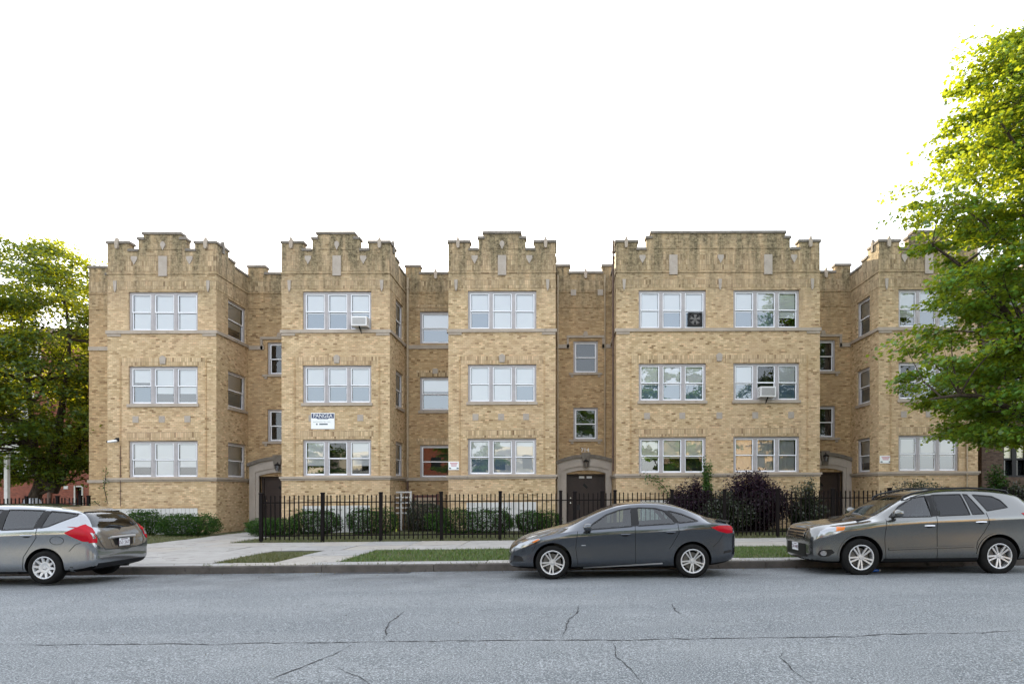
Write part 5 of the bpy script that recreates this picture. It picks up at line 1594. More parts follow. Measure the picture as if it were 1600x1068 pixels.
def hedge(label, px0, px1, pyt, Y, depth=0.95, n=5200, m='hedge', size=0.055, group='trimmed hedges on the front lawn', round_=0.6, seed=0):
    r = np.random.default_rng(100+seed); n = int(n*1.7)
    x0, x1 = UX(px0, Y), UX(px1, Y); h = UZ((px0+px1)/2, pyt, Y)
    o = empty('hedge', ((x0+x1)/2, Y, 0)); tag(o, label, 'hedge', group)
    a, b = (x1-x0)/2, depth/2
    # points over a rounded, slightly lumpy block
    q = r.uniform(-1, 1, (n*5, 3))
    # most leaves stand near the clipped faces, some inside
    fold = r.random(n*5) < 0.6
    ax = r.integers(0, 3, n*5); sg = np.sign(q[np.arange(n*5), ax])
    q[np.arange(n*5), ax] = np.where(fold, sg*r.uniform(0.8, 1.0, n*5), q[np.arange(n*5), ax])
    nrm = (np.abs(q)**np.array([4.2, 3.0, 3.2])).sum(1)
    q = q[nrm < 1.05][:n]; n = len(q)
    sc = r.uniform(0.95, 1.06, n)[:, None]
    ph = r.uniform(0, 6, 4)
    lump = 1+0.06*np.sin(q[:, 0]*a*4.2+ph[0])+0.05*np.sin(q[:, 0]*a*9+ph[1]+q[:, 2]*3)+0.04*np.sin(q[:, 1]*7+ph[2])
    P = q*sc*lump[:, None]
    C = np.stack([P[:, 0]*a, P[:, 1]*b, h*0.50+P[:, 2]*h*0.47], 1)
    # a few longer shoots on top
    k = n//40
    t = r.uniform(-0.9, 0.9, (k, 2)); C = np.concatenate([C, np.stack([t[:, 0]*a, t[:, 1]*b, h*(1+r.uniform(0, 0.09, k))], 1)])
    put('foliage', quad_mesh('foliage', leaf_quads(C, size, 0.9, -0.1, 0.7), M[m]), o)
    mb = MB(); kx = 10
    for i in range(26):
        xx = r.uniform(-0.8, 0.8)*a; yy = r.uniform(-0.6, 0.6)*b
        mb.tube([(xx*0.7, yy*0.7, 0), (xx, yy, h*0.5), (xx*1.08, yy*1.1, h*0.85)], [0.014, 0.01, 0.005], 5)
    mb.build('branches', M['twig'], o)
    return o
hedge('round clipped green hedge left of the long hedge, before the white cellar boards', 199, 247, 799, 25.2, seed=1, n=4200)
hedge('long clipped green hedge outside the fence under the left bay', 248, 338, 804.5, 24.6, seed=2, n=6500)
hedge('low green hedge just inside the left fence end by the left doorway', 391, 460, 811, 24.0, seed=3, n=4800)
hedge('taller green hedge inside the fence under the bay with the white banner', 455, 533, 798, 24.9, seed=4)
hedge('green hedge inside the fence by the yellow stake', 545, 618, 796, 24.6, seed=5)
hedge('dark high hedge in the recess behind the low hedges', 636, 694, 785, 26.6, seed=6, m='darkleaf')
hedge('longest green hedge inside the fence below the middle bay', 664, 806, 796, 24.3, seed=7, n=9000)
hedge('green hedge inside the fence nearest the middle doorway', 808, 874, 799, 24.8, seed=8)
def shrub(name, label, px, pyt, Y, w, n, m, size=0.08, seed=0, group=None, stems=26, up=1.0, cat='shrub', z0=0.0):
    r = np.random.default_rng(300+seed); n = int(n*2.0); size *= 1.1
    x = UX(px, Y); h = UZ(px, pyt, Y)-z0
    o = empty(name, (x, Y, z0)); tag(o, label, cat, group)
    C, mb = [], MB()
    for i in range(stems):
        a = r.uniform(0, 2*np.pi); rad = w*math.sqrt(r.uniform(0, 1)); hh = h*(1-0.55*(rad/w)**2)*r.uniform(0.75, 1.05)
        e = np.array([rad*math.cos(a), rad*math.sin(a)*0.7, hh]); b = np.array([e[0]*0.25, e[1]*0.25, 0.0])
        mid = (b+e)/2+np.array([e[0]*0.15, e[1]*0.15, hh*0.08])
        mb.tube([tuple(b), tuple(mid), tuple(e)], [0.012, 0.008, 0.003], 5, 0, False)
        k = n//stems
        t = r.uniform(0.12, 1.03, k)[:, None]
        pts = (1-t)**2*b+2*t*(1-t)*mid+t*t*e
        C.append(pts+r.normal(0, 1, (k, 3))*np.array([w*0.13, w*0.13, h*0.04]))
    C = np.concatenate(C)
    put('foliage', quad_mesh('foliage', leaf_quads(C, size, 0.8, -0.3*up, 0.55), M[m]), o)
    mb.build('stems', M['twig'], o)
    return o
shrub('shrub', 'dark reddish purple bush under the cream blinds, left of the tallest purple bush', 1080, 748, 24.0, 0.95, 12000, 'purple', seed=1, stems=60)
shrub('shrub', 'tallest deep purple bush against the wall between both window groups', 1180, 735, 24.2, 1.35, 19000, 'purple', seed=2, stems=90)
shrub('shrub', 'low spreading dark bush filling the gap between the two purple bushes', 1132, 770, 23.6, 1.1, 11000, 'darkleaf', seed=3, stems=60)
shrub('shrub', 'loose dark green shrub left of the right doorway behind the fence', 1258, 750, 24.3, 0.8, 5000, 'darkleaf', seed=4, stems=34)
shrub('sapling', 'slim bright green sapling climbing past the cream blinds', 1104, 703, 25.4, 0.26, 1500, 'freshleaf', 0.10, seed=5, stems=10, cat='plant')
shrub('shrub', 'dark shrub behind the sport utility roof under the right bay', 1435, 745, 24.5, 1.5, 5200, 'darkleaf', seed=6, stems=34)
shrub('shrub', 'leafy green bush beside the dark brick house', 1556, 728, 25.4, 0.6, 3000, 'hedge', 0.10, seed=7, stems=22)
shrub('shrub', 'dark bush at the foot of the arched window', 1596, 742, 25.0, 0.8, 3200, 'darkleaf', 0.10, seed=8, stems=22)
def vine(label, pts, Y, m='freshleaf', n=260, size=0.09, spread=0.10):
    r = np.random.default_rng(len(label))
    P = [np.array([*(lambda q: (q[0], Y, q[1]))(U(a, b, Y))]) for a, b in pts]
    o = empty('climbing_vine', tuple(P[0])); tag(o, label, 'vine')
    Q = [p-P[0] for p in P]
    mb = MB(); mb.tube([tuple(q) for q in Q], [0.014]*(len(Q)-1)+[0.005], 6); mb.build('stem', M['twig'], o)
    t = r.uniform(0, len(Q)-1.001, n); i = t.astype(int); f = (t-i)[:, None]
    A = np.array(Q)
    C = A[i]*(1-f)+A[i+1]*f+r.normal(0, 1, (n, 3))*spread*np.array([1, 0.5, 1])
    put('foliage', quad_mesh('foliage', leaf_quads(C, size, 0.8, 0.3, 0.8), M[m]), o)
vine('green vine slanting up to the belt course left of the purple bushes', [(1058, 790), (1046, 772), (1036, 758), (1024, 748), (1008, 743)], 25.9)
vine('small green vine on the left bay corner under the camera', [(168, 786), (163, 762), (165, 745), (166, 730)], 26.15, n=70, size=0.07, spread=0.06)
vine('thin weed leaning out at the foot of the left bay', [(165, 800), (155, 789), (148, 783), (140, 788)], 25.9, n=40, size=0.06, spread=0.05)

# ------------------------------------------------------------------ things fixed to the building
def ac_unit(label, px0, px1, py0, py1):
    x0, x1 = UX(px0, YF), UX(px1, YF); z0, z1 = zf(py1), zf(py0)
    o = empty('air_conditioner', ((x0+x1)/2, YF, z0)); tag(o, label, 'air conditioner', 'window air conditioners')
    w, h = (x1-x0)/2, z1-z0
    mb = MB(); mb.box(-w, w, -0.36, 0.13, 0, h); mb.build('case', M['white_metal'], o)
    mb = MB(); mb.box(-w+0.05, w-0.05, -0.366, -0.361, 0.05, h-0.05); g = mb.build('coil', M['steel'], o)
    for k in range(9):
        zz = 0.06+(h-0.12)*k/8; mb = MB(); mb.box(-w+0.04, w-0.04, -0.376, -0.368, zz-0.007, zz+0.007); mb.build('grille_bar', M['white_metal'], g)
    for s in (-1, 1):
        mb = MB()
        for k in range(5): mb.box(s*w-0.004, s*w+0.004, -0.30, -0.08, 0.07+0.06*k, 0.09+0.06*k)
        mb.build('side_louvre', M['steel'], o)
    mb = MB(); mb.prism([(-0.34, -0.02), (0.1, -0.30), (0.1, -0.26), (-0.3, 0.0)], -0.02, 0.02); mb.v = [(v[1], v[0], v[2]) for v in mb.v]; mb.build('bracket', M['black'], o)
ac_unit('white air conditioner in the third floor window of the second bay', 553, 577, 496.5, 511)
ac_unit('white air conditioner in the second floor window of the wide bay', 1184, 1208, 608, 624)
fx0, fx1, fz0, fz1 = UX(1075.5, YF), UX(1098, YF), zf(510), zf(488.5)
o = empty('box_fan', ((fx0+fx1)/2, YF+0.085, (fz0+fz1)/2)); tag(o, 'dark square box fan standing in the top window of the wide bay', 'fan')
w = (fx1-fx0)/2; h = (fz1-fz0)/2
mb = MB(); t = 0.05
mb.box(-w, w, -0.03, 0.03, h-t, h); mb.box(-w, w, -0.03, 0.03, -h, -h+t); mb.box(-w, -w+t, -0.03, 0.03, -h+t, h-t); mb.box(w-t, w, -0.03, 0.03, -h+t, h-t); mb.build('casing', M['black'], o)
mb = MB(); mb.box(-w+t, w-t, 0.02, 0.028, -h+t, h-t); mb.build('back_grille', M['black'], o)
mb = MB(); mb.lathe([(0, -0.03), (0.055, -0.025), (0.06, 0.01)], 16); mb.build('hub', M['steel'], o, True)
for k in range(5):
    a = 2*math.pi*k/5+0.3
    p = [(0.05*math.cos(a-.5), 0.05*math.sin(a-.5)), (0.21*math.cos(a-.35), 0.21*math.sin(a-.35)), (0.22*math.cos(a+.3), 0.22*math.sin(a+.3)), (0.05*math.cos(a+.5), 0.05*math.sin(a+.5))]
    mb = MB(); mb.prism(p, -0.012, 0.002); mb.build('blade', M['steel'], o)
mb = MB(); ring = [(0.235*math.cos(t_), -0.03, 0.235*math.sin(t_)) for t_ in [2*math.pi*i/24 for i in range(25)]]; mb.tube(ring, 0.006, 5, cap=False); mb.build('guard_ring', M['steel'], o)

M['sign_white'] = mat('sign_white_vinyl', (0.80, 0.82, 0.82), 0.5)
M['sign_navy'] = mat('sign_navy_print', (0.035, 0.05, 0.12), 0.5)
M['sign_grey'] = mat('sign_grey_print', (0.42, 0.47, 0.42), 0.5)
M['sign_dark'] = mat('sign_dark_print', (0.10, 0.13, 0.14), 0.5)
M['sign_red'] = mat('sign_red_print', (0.50, 0.16, 0.20), 0.5)
bx0, bx1, bz0, bz1 = UX(486.5, YF), UX(523, YF), zf(668), zf(643)
o = empty('banner', ((bx0+bx1)/2, YF-0.02, (bz0+bz1)/2)); tag(o, 'white rental banner with navy top band on the second bay', 'banner')
w, h = (bx1-bx0)/2, (bz1-bz0)/2
mb = MB(); mb.box(-w, w, -0.012, 0.015, -h, h); mb.build('sheet', M['sign_white'], o)
mb = MB(); mb.prism([(-w+0.02, h-0.03), (-w+0.02, h-0.22), (-w*0.55, h-0.215), (-w*0.4, h-0.255), (w*0.4, h-0.255), (w*0.55, h-0.215), (w-0.02, h-0.22), (w-0.02, h-0.03)], -0.016, -0.0125); mb.build('printed_band', M['sign_navy'], o)
put('lettering', text_mesh('PANGEA', 0.205, M['sign_white'], 0.001), o, (0, -0.018, h-0.125), (R(90), 0, 0))
put('lettering', text_mesh('REAL ESTATE', 0.055, M['sign_white'], 0.001), o, (0, -0.018, h-0.232), (R(90), 0, 0))
put('lettering', text_mesh('apartments for rent', 0.088, M['sign_grey'], 0.001), o, (-0.04, -0.0145, -0.03), (R(90), 0, 0))
mb = MB(); mb.box(-0.14, 0.20, -0.016, -0.0125, -h+0.17, -h+0.225); mb.build('phone_line', M['sign_dark'], o)
mb = MB(); mb.lathe([(0, -0.016), (0.035, -0.016), (0.035, -0.0125)], 16, 'y', (-0.24, 0, -h+0.195)); mb.build('phone_icon', M['sign_dark'], o)

def wall_sign(label, px0, px1, py0, py1):
    x0, x1, z0, z1 = UX(px0, YF), UX(px1, YF), zf(py1), zf(py0)
    o = empty('wall_sign', ((x0+x1)/2, YF-0.012, (z0+z1)/2)); tag(o, label, 'sign', 'small white notices on the wall')
    w, h = (x1-x0)/2, (z1-z0)/2
    mb = MB(); mb.box(-w, w, -0.004, 0.01, -h, h); mb.build('plate', M['sign_white'], o)
    for k, ww in enumerate((0.72, 0.6, 0.5)):
        mb = MB(); mb.box(-w*ww, w*ww, -0.007, -0.0045, h*0.55-k*h*0.33, h*0.72-k*h*0.33); mb.build('print_line', M['sign_red'], o)
    for s in (-1, 1):
        mb = MB(); mb.prism([(s*w*0.72-0.05, -h*0.78), (s*w*0.72+0.05, -h*0.78), (s*w*0.72+0.045, -h*0.5), (s*w*0.72-0.03, -h*0.42)], -0.007, -0.0045); mb.build('print_mark', M['sign_dark'], o)
wall_sign('small white notice at the left edge of the middle bay', 700.8, 717.5, 720, 733)
wall_sign('small white notice on the right bay beside the dark fanned window', 1374.5, 1392.5, 716, 728)

def sec_cam(label, px, py, sg):
    x, z = U(px, py, YF)
    o = empty('security_camera', (x, YF, z)); tag(o, label, 'camera', 'security cameras on the facade')
    mb = MB(); mb.lathe([(0, -0.16), (0.055, -0.15), (0.055, 0.16), (0.03, 0.19), (0, 0.19)], 14, 'x'); mb.v = [(v[0], v[1]-0.26, v[2]-0.12*v[0]*sg) for v in mb.v]; mb.build('housing', M['white_metal'], o, True)
    mb = MB(); mb.lathe([(0, -0.03), (0.05, -0.03), (0.05, 0.0)], 12, 'x', (sg*0.165, -0.26, -0.01)); mb.build('lens', M['black'], o)
    mb = MB(); mb.tube([(0.05, 0, 0.1), (0.04, -0.14, 0.1), (0.02, -0.25, 0.02)], 0.02, 6); mb.box(-0.02, 0.12, -0.04, 0.01, 0.02, 0.17); mb.build('bracket', M['black'], o)
sec_cam('white security camera with black mount high on the left bay', 182, 690, -1)
sec_cam('white security camera near the outer corner of the right bay', 1520, 682, 1)
mb = MB(); x, z = U(1509, 673, YF); mb.cbox(-0.09, 0.09, -0.12, 0.0, -0.09, 0.10, 0.03)
tag(mb.build('junction_box', M['pipe_dark'], None, loc=(x, YF, z)), 'small rusty junction box on top of the thin pipe, right bay', 'box')
def lantern(label, x, py):
    z = UZ(785, py, YR)
    o = empty('wall_lantern', (x, YR-0.2, z)); tag(o, label, 'lantern', 'lanterns over the doorways')
    mb = MB(); mb.lathe([(0.0, 0.18), (0.03, 0.17), (0.13, 0.10), (0.12, 0.06), (0.09, 0.055)], 8, 'z', (0, -0.10, 0)); mb.build('cap', M['black'], o)
    mb = MB(); mb.lathe([(0.085, 0.06), (0.06, -0.16), (0.0, -0.17)], 8, 'z', (0, -0.10, 0)); mb.build('glass', M['clear_lens'], o)
    mb = MB()
    for k in range(4):
        a = math.pi/4+k*math.pi/2; mb.tube([(0.09*math.cos(a), -0.10+0.09*math.sin(a), 0.06), (0.062*math.cos(a), -0.10+0.062*math.sin(a), -0.17)], 0.008, 4)
    mb.tube([(0, -0.1, 0.17), (0, -0.06, 0.22), (0, 0.06, 0.20)], 0.014, 6); mb.build('cage', M['black'], o)
lantern('black wall lantern over the middle doorway', d3, 725)
lantern('black wall lantern over the left doorway', d1+0.05, 727)
lantern('black wall lantern over the right doorway', d4-0.0, 719)

# ------------------------------------------------------------------ small things on the ground
def at_ground(px, py, z=0.0): return G(px, py, z)
x, y = G(262, 891, -0.16)
mb = MB(); r_ = random.Random(3)
for k in range(9): mb.box(-0.14+0.03*k+r_.uniform(-.02, .02), -0.10+0.03*k+r_.uniform(0, .04), r_.uniform(-.06, 0), r_.uniform(.02, .07), 0.0, r_.uniform(0.02, 0.06))
bm_ = mb.mesh('crumpled_wrapper', noisy('pink_white_wrapper', (0.70, 0.62, 0.64), (0.62, 0.18, 0.28), 14, 0.6))
bmm = bmesh.new(); bmm.from_mesh(bm_)
bmesh.ops.convex_hull(bmm, input=bmm.verts); bmesh.ops.delete(bmm, geom=[v for v in bmm.verts if not v.link_faces], context='VERTS'); bmm.to_mesh(bm_); bmm.free()
tag(put('crumpled_wrapper', bm_, None, (x, y, zroad(0, y))), 'pink and white crumpled wrapper in the gutter right of the silver hatchback', 'litter')
x, y = G(1366, 893, -0.14)
o = empty('plastic_bottle', (x, y, zroad(0, y)+0.035)); tag(o, 'small blue plastic bottle lying by the front wheel of the sport utility', 'bottle')
mb = MB(); mb.lathe([(0, -0.09), (0.033, -0.088), (0.034, 0.03), (0.03, 0.06), (0.013, 0.085), (0.013, 0.10)], 14, 'x'); mb.build('bottle_body', mat('blue_plastic', (0.03, 0.12, 0.5), 0.2), o, True)
mb = MB(); mb.lathe([(0.016, 0.10), (0.016, 0.122), (0, 0.122)], 12, 'x'); mb.build('cap', M['white_metal'], o)
x, y = G(619, 829.5)
mb = MB(); mb.box(-0.035, 0.035, -0.012, 0.012, -0.05, 0.52); mb.prism([(-0.035, 0.52), (0.035, 0.52), (0, 0.58)], -0.012, 0.012)
tag(mb.build('marker_stake', mat('yellow_green_plastic', (0.55, 0.58, 0.10), 0.5), None, loc=(x, y, 0)), 'thin yellow marker stake standing in the lawn between two hedges', 'stake')

# garden bench and white trellis in the second recess
M['maroon'] = noisy('maroon_stained_wood', (0.07, 0.026, 0.02), (0.11, 0.04, 0.03), 6, 0.6)
M['bare_wood'] = noisy('weathered_bare_wood', (0.32, 0.24, 0.17), (0.42, 0.33, 0.25), 6, 0.8)
o = empty('white_trellis', (0, 0, 0)); tag(o, 'white timber trellis in the second recess behind the fence', 'trellis')
Yt = 27.3
ta, tb, tz = UX(612, Yt), UX(642, Yt), UZ(627, 767, Yt)
for xx in (ta, (ta+tb)/2, tb): mb = MB(); mb.box(xx-0.035, xx+0.035, Yt-0.03, Yt+0.03, -0.05, tz); mb.build('upright', M['white'], o)
for k in range(5): mb = MB(); zz = tz-0.04-k*0.22; mb.box(ta-0.05, tb+0.05, Yt-0.05, Yt-0.032, zz-0.03, zz+0.03); mb.build('slat', M['white'], o)
o = empty('garden_bench', (0, 0, 0)); tag(o, 'maroon wooden garden bench with slatted back beside the white trellis', 'bench')
Yb = 27.7
ba, bb_ = UX(646, Yb), UX(684, Yb)
for xx in (ba, bb_): mb = MB(); mb.box(xx-0.04, xx+0.04, Yb-0.04, Yb+0.04, 0, UZ(665, 771, Yb)); mb.box(xx-0.04, xx+0.04, Yb-0.5, Yb-0.42, 0, 0.62); mb.box(xx-0.04, xx+0.04, Yb-0.42, Yb-0.04, 0.58, 0.64); mb.build('bench_end', M['maroon'], o)
mb = MB(); zz = UZ(665, 773, Yb); mb.box(ba+.041, bb_-.041, Yb-0.03, Yb+0.03, zz-0.1, zz); mb.build('top_rail', M['maroon'], o)
for k in range(7): xx = ba+(bb_-ba)*(k+1)/8; mb = MB(); mb.box(xx-0.05, xx+0.05, Yb-0.015, Yb+0.015, 0.5, zz-0.1); mb.build('back_slat', M['bare_wood'], o)
for k in range(4): mb = MB(); mb.box(ba+.041, bb_-.041, Yb-0.5+0.11*k, Yb-0.41+0.11*k, 0.44, 0.48); mb.build('seat_slat', M['maroon'], o)

# white pole and mailbox at far left
x = UX(11, 29)
o = empty('white_pole', (x, 29, 0)); tag(o, 'square white pole at the far left behind the iron fence', 'pole')
mb = MB(); mb.box(-0.075, 0.075, -0.075, 0.075, -0.05, UZ(11, 713, 29)); mb.build('shaft', M['white'], o)
mb = MB(); zz = UZ(11, 713, 29); mb.cbox(-0.095, 0.095, -0.095, 0.095, zz, zz+0.06, 0.03); mb.build('cap', M['white'], o)
x = UX(50, 30)
o = empty('mailbox', (x, 30, 0)); tag(o, 'blue street mailbox with pale rounded top behind the left fence', 'mailbox')
mb = MB(); prof = [(-0.25, 0.18), (-0.25, 1.15)]+[(0.25*math.cos(t), 1.15+0.32*math.sin(t)) for t in [math.pi*(1-i/12) for i in range(13)]]+[(0.25, 0.18)]
mb.prism(prof, -0.25, 0.25); mb.build('box', mat('mailbox_blue', (0.03, 0.06, 0.20), 0.35, coat=0.6), o)
mb = MB(); arc = [(0.255*math.cos(t), 1.152+0.328*math.sin(t)) for t in [math.pi*(1-i/12) for i in range(13)]]
mb.prism(arc, -0.262, 0.262); mb.build('rounded_top', mat('sky_sheen_blue', (0.55, 0.58, 0.66), 0.4), o)  # pale colour painted in for the sky mirrored on the top
for a in (-0.2, 0.2):
    for b in (-0.2, 0.2): mb = MB(); mb.box(a-0.03, a+0.03, b-0.03, b+0.03, -0.05, 0.18); mb.build('leg', M['black'], o)

# ------------------------------------------------------------------ neighbouring houses
M['red_brick'] = brick_mat('red_brick', (0.19, 0.055, 0.035), (0.26, 0.08, 0.05), (0.25, 0.20, 0.17), (0.12, 0.035, 0.025), soot=0.3)
M['brown_brick'] = brick_mat('dark_brown_brick', (0.062, 0.042, 0.032), (0.10, 0.07, 0.052), (0.09, 0.08, 0.07), (0.035, 0.025, 0.02), soot=0.5)
M['stucco'] = noisy('pale_stucco', (0.48, 0.48, 0.44), (0.58, 0.57, 0.53), 1.5, 0.9)
M['shingle'] = noisy('brown_shingle', (0.12, 0.075, 0.055), (0.18, 0.12, 0.09), 6, 0.9)
M['darkglass'] = mat('dark_window_glass', (0.015, 0.018, 0.02), 0.05, spec=0.9)
nb = empty('red_house'); tag(nb, 'red brick house with pale upper wall behind the left tree', 'house')
Yn = 47.0
def nz(py): return UZ(60, py, Yn)
def nx(px): return UX(px, Yn)
xa, xm, xb = nx(-150), nx(64), nx(141)+9
mb = MB(); wall(mb, front(Yn), xa, xm, -0.3, nz(744), [(nx(-60), nx(-40), 0.6, 2.2)]); mb.build('brick_base', M['red_brick'], nb)
mb = MB(); band(mb, front(Yn), xa, xm, nz(745.5), nz(743), 0.08); mb.build('stone_band', M['stucco'], nb)
mb = MB(); wall(mb, front(Yn+0.02), xa, xm, nz(743), nz(524), [(nx(15), nx(20), nz(742), nz(714)), (nx(-40), nx(-20), nz(735), nz(690)), (nx(15), nx(40), nz(660), nz(610)), (nx(-40), nx(-15), nz(660), nz(610))]); mb.build('upper_wall', M['stucco'], nb)
for a, b, c, d in ((15, 20, 742, 714), (-40, -20, 735, 690), (15, 40, 660, 610), (-40, -15, 660, 610)):
    mb = MB(); mb.box(nx(a), nx(b), Yn+0.2, Yn+0.24, nz(c), nz(d)); wi = mb.build('window', M['darkglass'], nb)
    mb = MB(); mb.box((nx(a)+nx(b))/2-0.04, (nx(a)+nx(b))/2+0.04, Yn+0.15, Yn+0.2, nz(c), nz(d)); mb.build('mullion', M['white'], wi)
mb = MB(); wall(mb, front(Yn-0.6), xm, xb, -0.3, nz(600), [(nx(128), nx(138), -0.05, nz(761)), (nx(88), nx(100), nz(720), nz(680))]); mb.quad((xm, Yn-0.6, -0.3), (xm, Yn+0.1, -0.3), (xm, Yn+0.1, nz(600)), (xm, Yn-0.6, nz(600))); mb.build('brick_wing', M['red_brick'], nb)
mb = MB(); mb.box(nx(128), nx(138), Yn-0.35, Yn-0.3, -0.05, nz(761)); mb.build('door', M['black'], nb)
mb = MB(); band(mb, front(Yn-0.6), nx(126), nx(128), -0.05, nz(759), 0.06); band(mb, front(Yn-0.6), nx(138), nx(140), -0.05, nz(759), 0.06); band(mb, front(Yn-0.6), nx(128), nx(138), nz(761), nz(759), 0.058); mb.build('door_frame', M['stucco'], nb)
mb = MB(); mb.box(nx(88), nx(100), Yn-0.4, Yn-0.35, nz(720), nz(680)); mb.build('window', M['darkglass'], nb)
mb = MB(); mb.box(nx(110), nx(116.5), Yn-0.64, Yn-0.6, nz(764), nz(759)); mb.build('notice', M['white'], nb)
mb = MB(); mb.tube([(nx(89), Yn-0.7, 0), (nx(89), Yn-0.7, nz(610))], 0.12, 8); mb.build('downspout', M['pipe_dark'], nb)
mb = MB(); mb.prism([(Yn-1.0, nz(600)), (Yn+9, nz(600)), (Yn+4.5, nz(560))], xm-0.2, xb); mb.v = [(v[1], v[0], v[2]) for v in mb.v]; mb.build('roof', M['shingle'], nb)
mb = MB(); mb.prism([(Yn-0.5, nz(525)), (Yn+9, nz(525)), (Yn+4.5, nz(488))], xa, xm); mb.v = [(v[1], v[0], v[2]) for v in mb.v]; mb.build('roof', M['shingle'], nb)
mb = MB(); mb.quad((xa, Yn+9, -.3), (xb, Yn+9, -.3), (xb, Yn+9, nz(600)), (xa, Yn+9, nz(600))); mb.quad((xm, Yn, nz(600)), (xm, Yn+9, nz(600)), (xm, Yn+9, nz(525)), (xm, Yn, nz(525))); mb.build('rear_wall', M['red_brick'], nb)

db = empty('dark_brick_house'); tag(db, 'dark brown brick house with arched window at the right edge of the photo', 'house')
Yd = 27.2
def dx_(px): return UX(px, Yd)
def dz_(py): return UZ(1580, py, Yd)
da, dbb = dx_(1534), dx_(1534)+9.5
ho = (dx_(1568), dx_(1606), dz_(745), dz_(688))
mb = MB(); wall(mb, front(Yd), da, dbb, -0.2, 9.8, [ho, (dx_(1572), dx_(1600), dz_(600), dz_(545)), (dx_(1572), dx_(1600), dz_(480), dz_(430))], 0.25)
mb.quad((da, Yd, -.2), (da, 42, -.2), (da, 42, 9.8), (da, Yd, 9.8)); mb.quad((da, 42, -.2), (dbb, 42, -.2), (dbb, 42, 9.8), (da, 42, 9.8)); mb.quad((dbb, Yd, -.2), (dbb, 42, -.2), (dbb, 42, 9.8), (dbb, Yd, 9.8)); mb.build('wall', M['brown_brick'], db)
mb = MB(); cx_ = (ho[0]+ho[1])/2; hw = (ho[1]-ho[0])/2
n = 14
for i in range(n):
    t0, t1 = math.pi*i/n, math.pi*(i+1)/n
    mb.quad((cx_+hw*math.cos(t0), Yd-0.03, ho[3]+hw*math.sin(t0)), (cx_+hw*math.cos(t1), Yd-0.03, ho[3]+hw*math.sin(t1)), (cx_+(hw+.25)*math.cos(t1), Yd-0.03, ho[3]+(hw+.25)*math.sin(t1)), (cx_+(hw+.25)*math.cos(t0), Yd-0.03, ho[3]+(hw+.25)*math.sin(t0)))
mb.build('brick_arch', M['brick_core'] if False else M['brown_brick'], db)
mb = MB(); mb.prism([(cx_+hw*math.cos(t), ho[3]+hw*math.sin(t)) for t in [math.pi*i/14 for i in range(15)]], Yd-0.012, Yd-0.004); mb.build('arch_panel', M['black'], db)
mb = MB(); a = ho[0]; b = ho[1]
for u0, u1 in ((a, a+.08), (cx_-.1, cx_+.1), (b-.08, b)): mb.box(u0, u1, Yd+.08, Yd+.16, ho[2], ho[3])
mb.box(a, b, Yd+.09, Yd+.15, ho[3]-.1, ho[3]); mb.box(a, b, Yd+.09, Yd+.15, ho[2], ho[2]+.08); mb.box(a, b, Yd+.095, Yd+.145, (ho[2]+ho[3])/2-.04, (ho[2]+ho[3])/2+.04)
wf = mb.build('window', M['black'], db)
mb = MB(); mb.box(a, b, Yd+.19, Yd+.2, (ho[2]+ho[3])/2, ho[3]); mb.build('blind', M['blind_cream'], wf)
mb = MB(); mb.box(a, b, Yd+.3, Yd+.32, ho[2], ho[3]); mb.build('pane', M['darkglass'], wf)
for c, d in ((600, 545), (480, 430)): mb = MB(); mb.box(dx_(1572), dx_(1600), Yd+.1, Yd+.12, dz_(c), dz_(d)); mb.build('window', M['darkglass'], db)
mb = MB(); band(mb, front(Yd), dx_(1567), dx_(1602), dz_(629.5), dz_(624), 0.09); mb.build('stone_lintel', M['white'], db)
mb = MB(); mb.prism([(da-0.4, 9.8), (dbb+0.4, 9.8), ((da+dbb)/2, 12.6)], Yd-0.4, 42.3); mb.build('roof', M['shingle'], db)

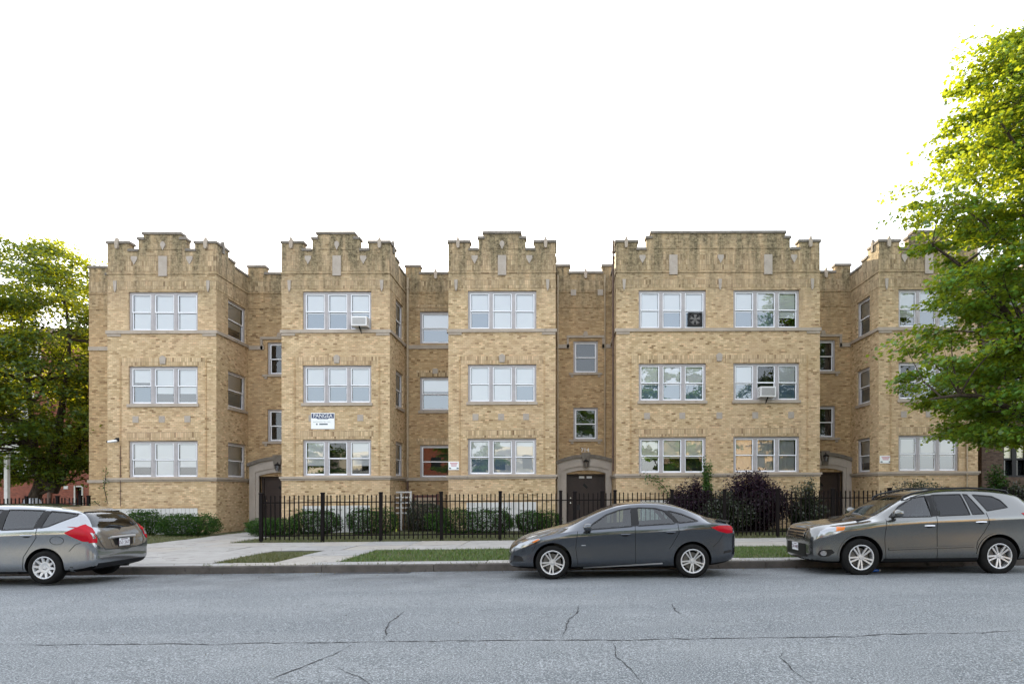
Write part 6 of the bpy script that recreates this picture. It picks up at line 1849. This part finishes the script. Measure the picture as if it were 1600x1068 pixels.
# ------------------------------------------------------------------ the other side of the street, behind the camera (seen in glass and paint)
sheet('far_pavement', -60, 60, -9, -4.2, 0.0, M['concrete'])
def opposite(label, x0, x1, y, h, m, floors=3):
    o = empty('house_opposite'); tag(o, label, 'house')
    P = lambda u, v, z: (u, y-v, z)
    mb = MB(); n = int((x1-x0)/3.2); holes = []
    for f in range(floors):
        for k in range(n):
            a = x0+(k+0.5)*(x1-x0)/n; holes.append((a-0.6, a+0.6, 1.2+3.1*f, 2.9+3.1*f))
    wall(mb, P, x0, x1, -0.3, h, holes, 0.2)
    mb.quad((x0, y, -.3), (x0, y-12, -.3), (x0, y-12, h), (x0, y, h)); mb.quad((x1, y, -.3), (x1, y-12, -.3), (x1, y-12, h), (x1, y, h)); mb.quad((x0, y, h), (x1, y, h), (x1, y-12, h), (x0, y-12, h))
    mb.build('wall', m, o)
    for a in holes:
        mb = MB(); mb.box(a[0], a[1], y-0.24, y-0.2, a[2], a[3]); wi = mb.build('window', M['darkglass'], o)
    return o
opposite('narrow red brick house across the street mirrored in the glass', -18.5, -12.5, -20, 7.5, M['red_brick'], 2)
opposite('long pale house across the street mirrored in the glass, far left', -40, -21, -22, 6.5, M['stucco'], 2)
opposite('pale flats across the street mirrored in the glass, middle', -9, 7, -22, 7.0, M['stucco'], 2)
opposite('buff brick flats across the street mirrored in the glass, right', 13, 32, -20, 8.0, M['brick'], 2)
tp = [('street tree across the road, far left', -25), ('street tree across the road, left', -9.5), ('street tree across the road, middle', 1.8), ('street tree across the road, right', 13)]
src = make_tree('street_tree', tp[0][0], 0, 0, [(2.2, 1.6), (3.4, 3.2), (5.5, 3.8), (8, 3.2), (9.8, 2.0), (11, 0.5)], 7.5, 0.2, 110, 110, 0.26, M['maple'], [], seed=21, limbs=8)
for i, (lab, xx) in enumerate(tp):
    t_ = src if i == 0 else copy_tree(src)
    t_['label'] = lab; t_.location = (xx, -8.5+0.3*i, 0); t_.rotation_euler = (0, 0, 1.3*i)

    if i == 3: t_.location = (10.5, -4.2, 0); t_.scale = (1.25, 1.25, 1.35)
# ------------------------------------------------------------------ lay everything on the street's gentle grade
bpy.context.view_layer.update()
_done = set()
for o in list(SC.objects):
    if o.type in ('CAMERA', 'LIGHT') : continue
    root = o
    while root.parent: root = root.parent
    if root.get('noshear'): continue
    if o.type == 'EMPTY' and o.parent is None:
        pass
    if o.type == 'MESH' and o.data.users == 1 and o.location.length < 1e-9 and abs(o.rotation_euler.z) < 1e-9 and (o.parent is None or o.parent.get('flat') or o.parent.matrix_world == Matrix()):
        me = o.data
        n = len(me.vertices); a = np.empty(n*3, np.float32); me.vertices.foreach_get('co', a)
        a = a.reshape(-1, 3); a[:, 2] += GRADE*a[:, 0]; me.vertices.foreach_set('co', a.reshape(-1)); me.update()
    elif o.parent is None or (o.parent.parent is None and o.parent.matrix_world == Matrix()):
        o.location.z += GRADE*o.location.x
for o in SC.objects:
    if 'noshear' in o: del o['noshear']
